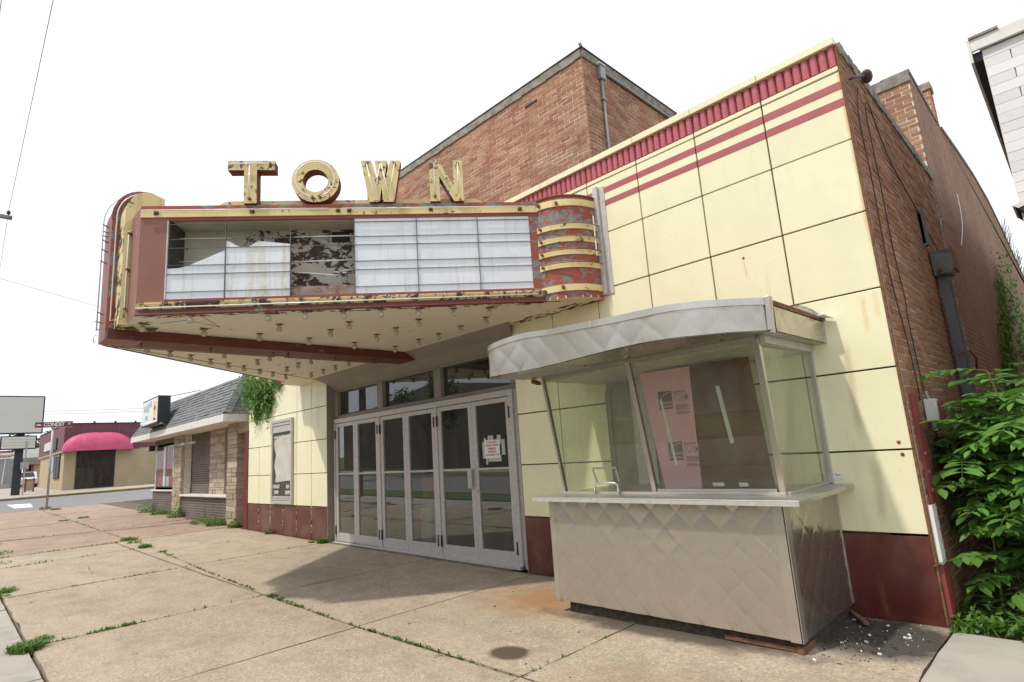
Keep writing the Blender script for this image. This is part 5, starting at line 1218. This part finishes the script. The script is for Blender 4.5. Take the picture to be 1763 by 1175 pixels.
for u0, u1, v0, v1 in ((-wl, wr, 0, .01), (-wl, wr, .26, .27)):
    obj('border', MB().obox(c0+bu*u0+Vector((.014, -.005, v0)), bu*(u1-u0), (.001, 0, 0), (0, 0, v1-v0)), 'paper', SS)
obj('cap', MB().tube([(-32.4, -2.12, 3.90), (-32.4, -2.12, 3.97)], .07, 10), 'galvpole', SS)

BS = root('pole_sign', (-56.7, -1.45, .7), 'large blank white sign over a smaller reader board on a black post', 'sign')
obj('post', MB().box(-57.1, -56.96, -1.72, -1.20, .6, 5.3), 'signblack', BS)
obj('case', MB().box(-57.0, -56.6, -3.75, -.18, 5.25, 8.15), 'signblack', BS); obj('face', MB().box(-56.595, -56.58, -3.66, -.27, 5.34, 8.06), 'blank', BS)
obj('case', MB().box(-56.95, -56.55, -2.62, -.50, 4.08, 5.10), 'signblack', BS); obj('face', MB().box(-56.545, -56.53, -2.54, -.58, 4.16, 5.02), 'blank', BS)
for z in (4.38, 4.6, 4.82): obj('letter_rail', MB().box(-56.53, -56.52, -2.54, -.58, z, z+.012), 'cope', BS)
PB = root('plum_building', (-67, 5, .75), 'plum and tan shop building across the side street with a pink awning', 'building')
obj('lower_wall', MB().box(-75, -59.3, 1.6, 11.5, .5, 3.9), 'tanwall', PB); obj('upper_wall', MB().prism([(-59.25, 1.5, 3.9), (-76, 1.5, 3.9), (-76, 1.5, 6.15), (-59.25, 1.5, 6.15)], (0, 5.4, 0)), 'pinkwall', PB)
obj('rear_wall', MB().box(-75, -59.4, 6.9, 30, .5, 4.0), 'tanwall', PB); obj('rear_band', MB().box(-75, -59.35, 6.9, 30, 4.0, 4.45), 'pinkwall', PB); obj('cornice', MB().box(-76.1, -59.2, 1.44, 6.95, 6.15, 6.22), 'signblack', PB); obj('trim', MB().box(-76, -59.2, 1.46, 1.5, 3.82, 3.95), 'tanwall', PB)
sr = MB()
for y in range(0, 17): sr.box(-59.25, -59.235, 1.62+y*.32, 1.65+y*.32, 3.95, 6.1)
struct(obj('siding_ribs', sr, 'pinkwall', PB), 'stuff')
aw = MB()
def awf(u, v):
    y = 1.35+5.1*u; e = min(1, 1-abs(2*u-1)**3.2); a = v*pi/2
    return (-59.22+1.05*cos(a)*max(.02, e)**.35, y, 3.85+1.55*sin(a)*max(.0, e)**.5)
aw.grid(34, 10, awf); obj('awning', aw, 'awning', PB, True)
dr = obj('shop_front', MB().box(-59.32, -59.27, 2.40, 5.15, .75, 3.9), 'signblack', PB)
for a, b in ((2.48, 3.3), (3.36, 4.2), (4.26, 5.08)): obj('pane', MB().box(-59.27, -59.262, a, b, .85, 3.75), 'darkglass', dr)
for x0, x1, z0, z1, m_ in ((-71, -66.5, 4.35, 5.1, 'blank'), (-65.3, -62.9, 4.2, 5.2, 'signblack')):
    obj('window', MB().box(x0, x1, 1.40, 1.498, z0, z1), m_, PB)
w = obj('window', MB().box(-64.4, -61.2, 1.52, 1.598, 1.7, 3.8), 'signblack', PB); obj('pane', MB().box(-64.2, -62.9, 1.505, 1.515, 1.8, 3.7), 'darkglass', w); obj('pane', MB().box(-62.7, -61.4, 1.505, 1.515, 1.8, 3.7), 'darkglass', w)
obj('notice_board', MB().box(-66.8, -65.2, 1.54, 1.598, 2.4, 4.0), 'blue', PB)
for y in (3.4, 4.9, 6.4): obj('roof_light', MB().box(-59.2, -59.05, y, y+.14, 6.2, 6.34), 'signblack', PB)
FB = root('far_shop', (-95, 0, 1.3), 'pale shop with red and white sign band at the far left of the street', 'shop')
obj('wall', MB().box(-100, -85.1, -6, .25, .8, 4.3), 'galvpole', FB); obj('sign_band', MB().box(-85.1, -84.9, -4, .1, 4.30, 5.12), 'white', FB); obj('red_stripe', MB().box(-84.9, -84.88, -4, .1, 4.98, 5.2), 'redink', FB)
text('lettering', 'StateF', .50, frame((-84.88, -.52, 4.62), (0, 1, 0), (0, 0, 1)), 'redink', FB, .002, sx=.95, bold=.01)
obj('ramp', MB().prism([(-85, -.75, 1.3), (-85, -.55, 4.2), (-85, -.48, 4.2), (-85, -.6, 1.3)], (.02, 0, 0)), 'white', FB)
obj('low_wall', MB().box(-84, -83, -1.6, -.1, 1.0, 1.55), 'curb', FB)
CB = root('canopy_shop', (-92, 2.5, 1.2), 'shop with a long shingled canopy beyond the black sign post', 'shop')
obj('canopy', MB().box(-96, -84, .45, 2.55, 3.55, 4.30), 'cope', CB); obj('wall', MB().box(-96, -84.5, 1.9, 8, 1.0, 3.55), 'tanwall', CB); obj('upper_wall', MB().box(-96, -85, .9, 8, 4.3, 5.4), 'white', CB)
obj('post', MB().box(-84.6, -84.3, 1.2, 1.5, 1.0, 3.55), 'rosepaint', CB); obj('post', MB().box(-84.6, -84.3, 1.7, 1.85, 1.0, 3.55), 'rosepaint', CB)
CAR = root('white_car', (-80, .6, 1.0), 'white parked vehicle partly hidden behind the black sign post', 'car')
cz = gz(-80)
m = MB().prism([(-81.9, .1, cz+.35), (-78.2, .1, cz+.35), (-78.1, .1, cz+.9), (-78.9, .1, cz+1.05), (-79.5, .1, cz+1.6), (-81.6, .1, cz+1.62), (-82.0, .1, cz+1.0)], (0, 1.7, 0)); obj('body', m, 'carwhite', CAR, bev=.08)
obj('windscreen', MB().prism([(-78.92, .28, cz+1.07), (-78.92, 1.62, cz+1.07), (-79.46, 1.5, cz+1.56), (-79.46, .4, cz+1.56)], (.012, 0, .01)), 'signblack', CAR)
for x in (-81.3, -78.9):
    for y in (.1, 1.62): obj('wheel', MB().tube([(x, y, cz+.33), (x, y+.2, cz+.33)], .33, 16), 'black', CAR)
for y in (.25, 1.3): obj('headlight', MB().box(-78.12, -78.08, y, y+.3, cz+.7, cz+.85), 'white', CAR)
BN = root('litter_bin', (-63.5, -.05, .8), 'brown slatted litter bin on the far corner pavement', 'bin')
bz = gz(-63.5)
for x0, x1, y0, y1 in ((-63.8, -63.72, -.42, -.34), (-63.28, -63.2, -.42, -.34), (-63.8, -63.72, .12, .2), (-63.28, -63.2, .12, .2)): obj('leg', MB().box(x0, x1, y0, y1, bz-.05, bz+1.1), 'rosepaint', BN)
obj('body', MB().box(-63.72, -63.22, -.36, .14, bz+.08, bz+.95), 'tanwall', BN, bev=.02); obj('rim', MB().box(-63.8, -63.2, -.42, .2, bz+.95, bz+1.02), 'rosepaint', BN)
SP = root('bare_sign_pole', (-57, -1.1, .7), 'thin grey signpost standing beside the black sign post', 'pole')
obj('pole', MB().tube([(-56.5, -1.08, .65), (-56.5, -1.08, 4.7)], .045, 8), 'galvpole', SP); obj('plate', MB().box(-56.5, -56.46, -1.35, -.85, 2.6, 3.1), 'galvpole', SP)
# utility pole with crossarm and wires
UP = root('utility_pole', (-20, -6.05, .1), 'wooden utility pole whose crossarm end pokes into the left of the photo', 'utility pole')
obj('pole', MB().tube([(-20, -6.05, -.1), (-20, -6.05, 10.4)], [.16, .11], 12), 'bark', UP, True)
obj('crossarm', MB().box(-20.06, -19.94, -7.25, -4.76, 9.12, 9.22), 'cope', UP, bev=.008)
for y in (-4.85, -5.55, -6.5, -7.1): obj('insulator', MB().lathe((-20, y, 9.22), [(.02, 0), (.02, .05), (.055, .06), (.03, .09), (.055, .11), (.03, .15), (0, .17)], 10), 'signblack', UP, True)
def wire(P, label, r=.006): 
    tag(obj('wire', MB().tube(P, r, 5), 'wiregrey', None, True), label, 'wire')
def sag(a, b, s_, n=24): return [Vector(a).lerp(Vector(b), k/n)+Vector((0, 0, -s_*4*(k/n)*(1-k/n))) for k in range(n+1)]
wire(sag((-20, -4.85, 9.40), (18, -5.3, 9.4), .15), 'overhead wire rising from the crossarm to the top of the photo')
wire(sag((-60, -3.9, 10.2), (-20, -4.85, 9.40), .7), 'overhead wire dropping from the crossarm to the left edge')
wire(sag((-20, -5.55, 9.40), (18, -5.66, 9.4), .1), 'overhead wire at the extreme top left corner')
wire([Vector((-20, -6.05, 7.55)), Vector((-20, -4.89, 7.31)), Vector((-20, -2.58, 6.79)), Vector((-20, .2, 6.0)), Vector((-20, 3.2, 4.9)), Vector((-20, 4.0, 4.05))], 'thin service wire running from the left edge to behind the marquee')
wire(sag((-80, -6, 9.1), (-80, 30, 10.9), .5), 'higher of the two far wires above the plum building', .02); wire(sag((-80, -6, 8.75), (-80, 30, 10.6), .5), 'lower of the two far wires above the plum building', .02)

# ------------------------------------------------------------------ trees
def tree(base, h, r, label, seed, trunk=.16, n=2600, s_=.16):
    R_ = random.Random(seed); rt = root('street_tree', base, label, 'tree', 'trees along the street')
    b = Vector(base); t = MB().tube([b, b+Vector((.05, 0, h*.3)), b+Vector((-.08, .1, h*.55))], [trunk, trunk*.75, trunk*.5], 8); cl_ = []
    for k in range(11):
        a = R_.uniform(0, 2*pi); e = b+Vector((cos(a)*r*R_.uniform(.3, .75), sin(a)*r*R_.uniform(.3, .75), h*R_.uniform(.5, .92))); t.tube([b+Vector((0, 0, h*.4)), (b+Vector((0, 0, h*.5))+e)/2, e], [trunk*.4, trunk*.25, .02], 6, False); cl_.append((e, r*R_.uniform(.25, .45)))
    obj('trunk', t, 'bark', rt, True); m = MB()
    for _ in range(n):
        c, q = R_.choice(cl_); d = Vector((R_.gauss(0, 1), R_.gauss(0, 1), R_.gauss(0, .8))).normalized()*q*R_.random()**.35; p = c+d
        u = Vector((R_.uniform(-1, 1), R_.uniform(-1, 1), R_.uniform(-.5, .5))).normalized(); v = u.cross(Vector((R_.uniform(-.5, .5), R_.uniform(-.5, .5), 1))).normalized(); k = s_*R_.uniform(.6, 1.4)
        m.add([p-u*k, p+v*k*.5, p+u*k, p-v*k*.5], [(0, 1, 2, 3)])
    struct(obj('crown', m, 'leafC', rt), 'stuff')
tree((-98, 3.0, 1.2), 6.4, 3.4, 'green tree showing between the blank signs and the plum building', 2, .2, 1800, .3)
tree((-105, -6.5, 1.2), 6.0, 3.6, 'dark tree at the far left behind the signs', 4, .2, 1800, .3)
tree((-19, -19.0, 0), 6.0, 2.8, 'street tree across the road mirrored in the doors', 3)
tree((-33, -19.0, .1), 7.5, 3.4, 'broad street tree across the road mirrored in the left doors', 6)
# ------------------------------------------------------------------ across the road (mirrored in the glass)
OB = root('opposite_building', (-16, -27, 0), 'dark store across the road, seen mirrored in the door glass', 'store')
obj('wall', MB().box(-26, 3, -40, -26, -.1, 7.2), 'opp', OB); obj('parapet', MB().box(-26.1, 3.1, -26.1, -25.9, 7.2, 7.5), 'cope', OB)
for x in (-19, -14, -9, -4): obj('window', MB().box(x, x+3, -26.0, -25.96, .9, 2.8), 'signblack', OB)
OB2 = root('opposite_house', (-40, -30, 0), 'gabled dark store across the road, seen mirrored in the left doors', 'store')
obj('wall', MB().box(-62, -27, -42, -28, -.1, 6.2), 'opp', OB2); obj('roof', MB().prism([(-62.5, -28, 6.2), (-26.5, -28, 6.2), (-44.5, -28, 8.6)], (0, -14, 0)), 'cope', OB2)
PC = root('parked_car', (-6.5, -16.3, -.1), 'dark car parked across the road, mirrored in the right doors', 'car')
m = MB().prism([(-9.0, -17.2, .15), (-4.4, -17.2, .15), (-4.3, -17.2, .6), (-5.4, -17.2, .78), (-6.3, -17.2, 1.25), (-7.9, -17.2, 1.28), (-8.7, -17.2, .85), (-9.05, -17.2, .75)], (0, 1.75, 0)); obj('body', m, 'cardark', PC, bev=.09)
obj('side_window', MB().prism([(-8.3, -15.44, .86), (-5.75, -15.44, .82), (-6.4, -15.44, 1.18), (-7.8, -15.44, 1.2)], (0, -.02, 0)), 'posterdark', PC)
for x in (-8.2, -5.2):
    for y in (-17.25, -15.62): obj('wheel', MB().tube([(x, y, .2), (x, y+.2, .2)], .32, 18), 'black', PC)
obj('tail_light', MB().box(-9.07, -9.0, -15.8, -15.5, .6, .75), 'redink', PC)
HY = root('fire_hydrant', (-12.4, -7.4, 0), 'yellow fire hydrant with green bonnet near the kerb, mirrored in the left door', 'hydrant')
hx, hy = -12.4, -7.4
obj('barrel', MB().lathe((hx, hy, 0), [(.15, 0), (.15, .04), (.10, .05), (.10, .48), (.13, .50), (.13, .54)], 16), 'hydyel', HY, True); obj('bonnet', MB().lathe((hx, hy, .54), [(.13, 0), (.12, .08), (.07, .15), (.03, .17), (.03, .22), (0, .22)], 16), 'hydgreen', HY, True)
for d in ((.0, .17), (.17, 0), (-.17, 0)): obj('nozzle', MB().tube([(hx, hy, .38), (hx+d[0], hy+d[1], .38)], .055, 10), 'hydyel', HY)
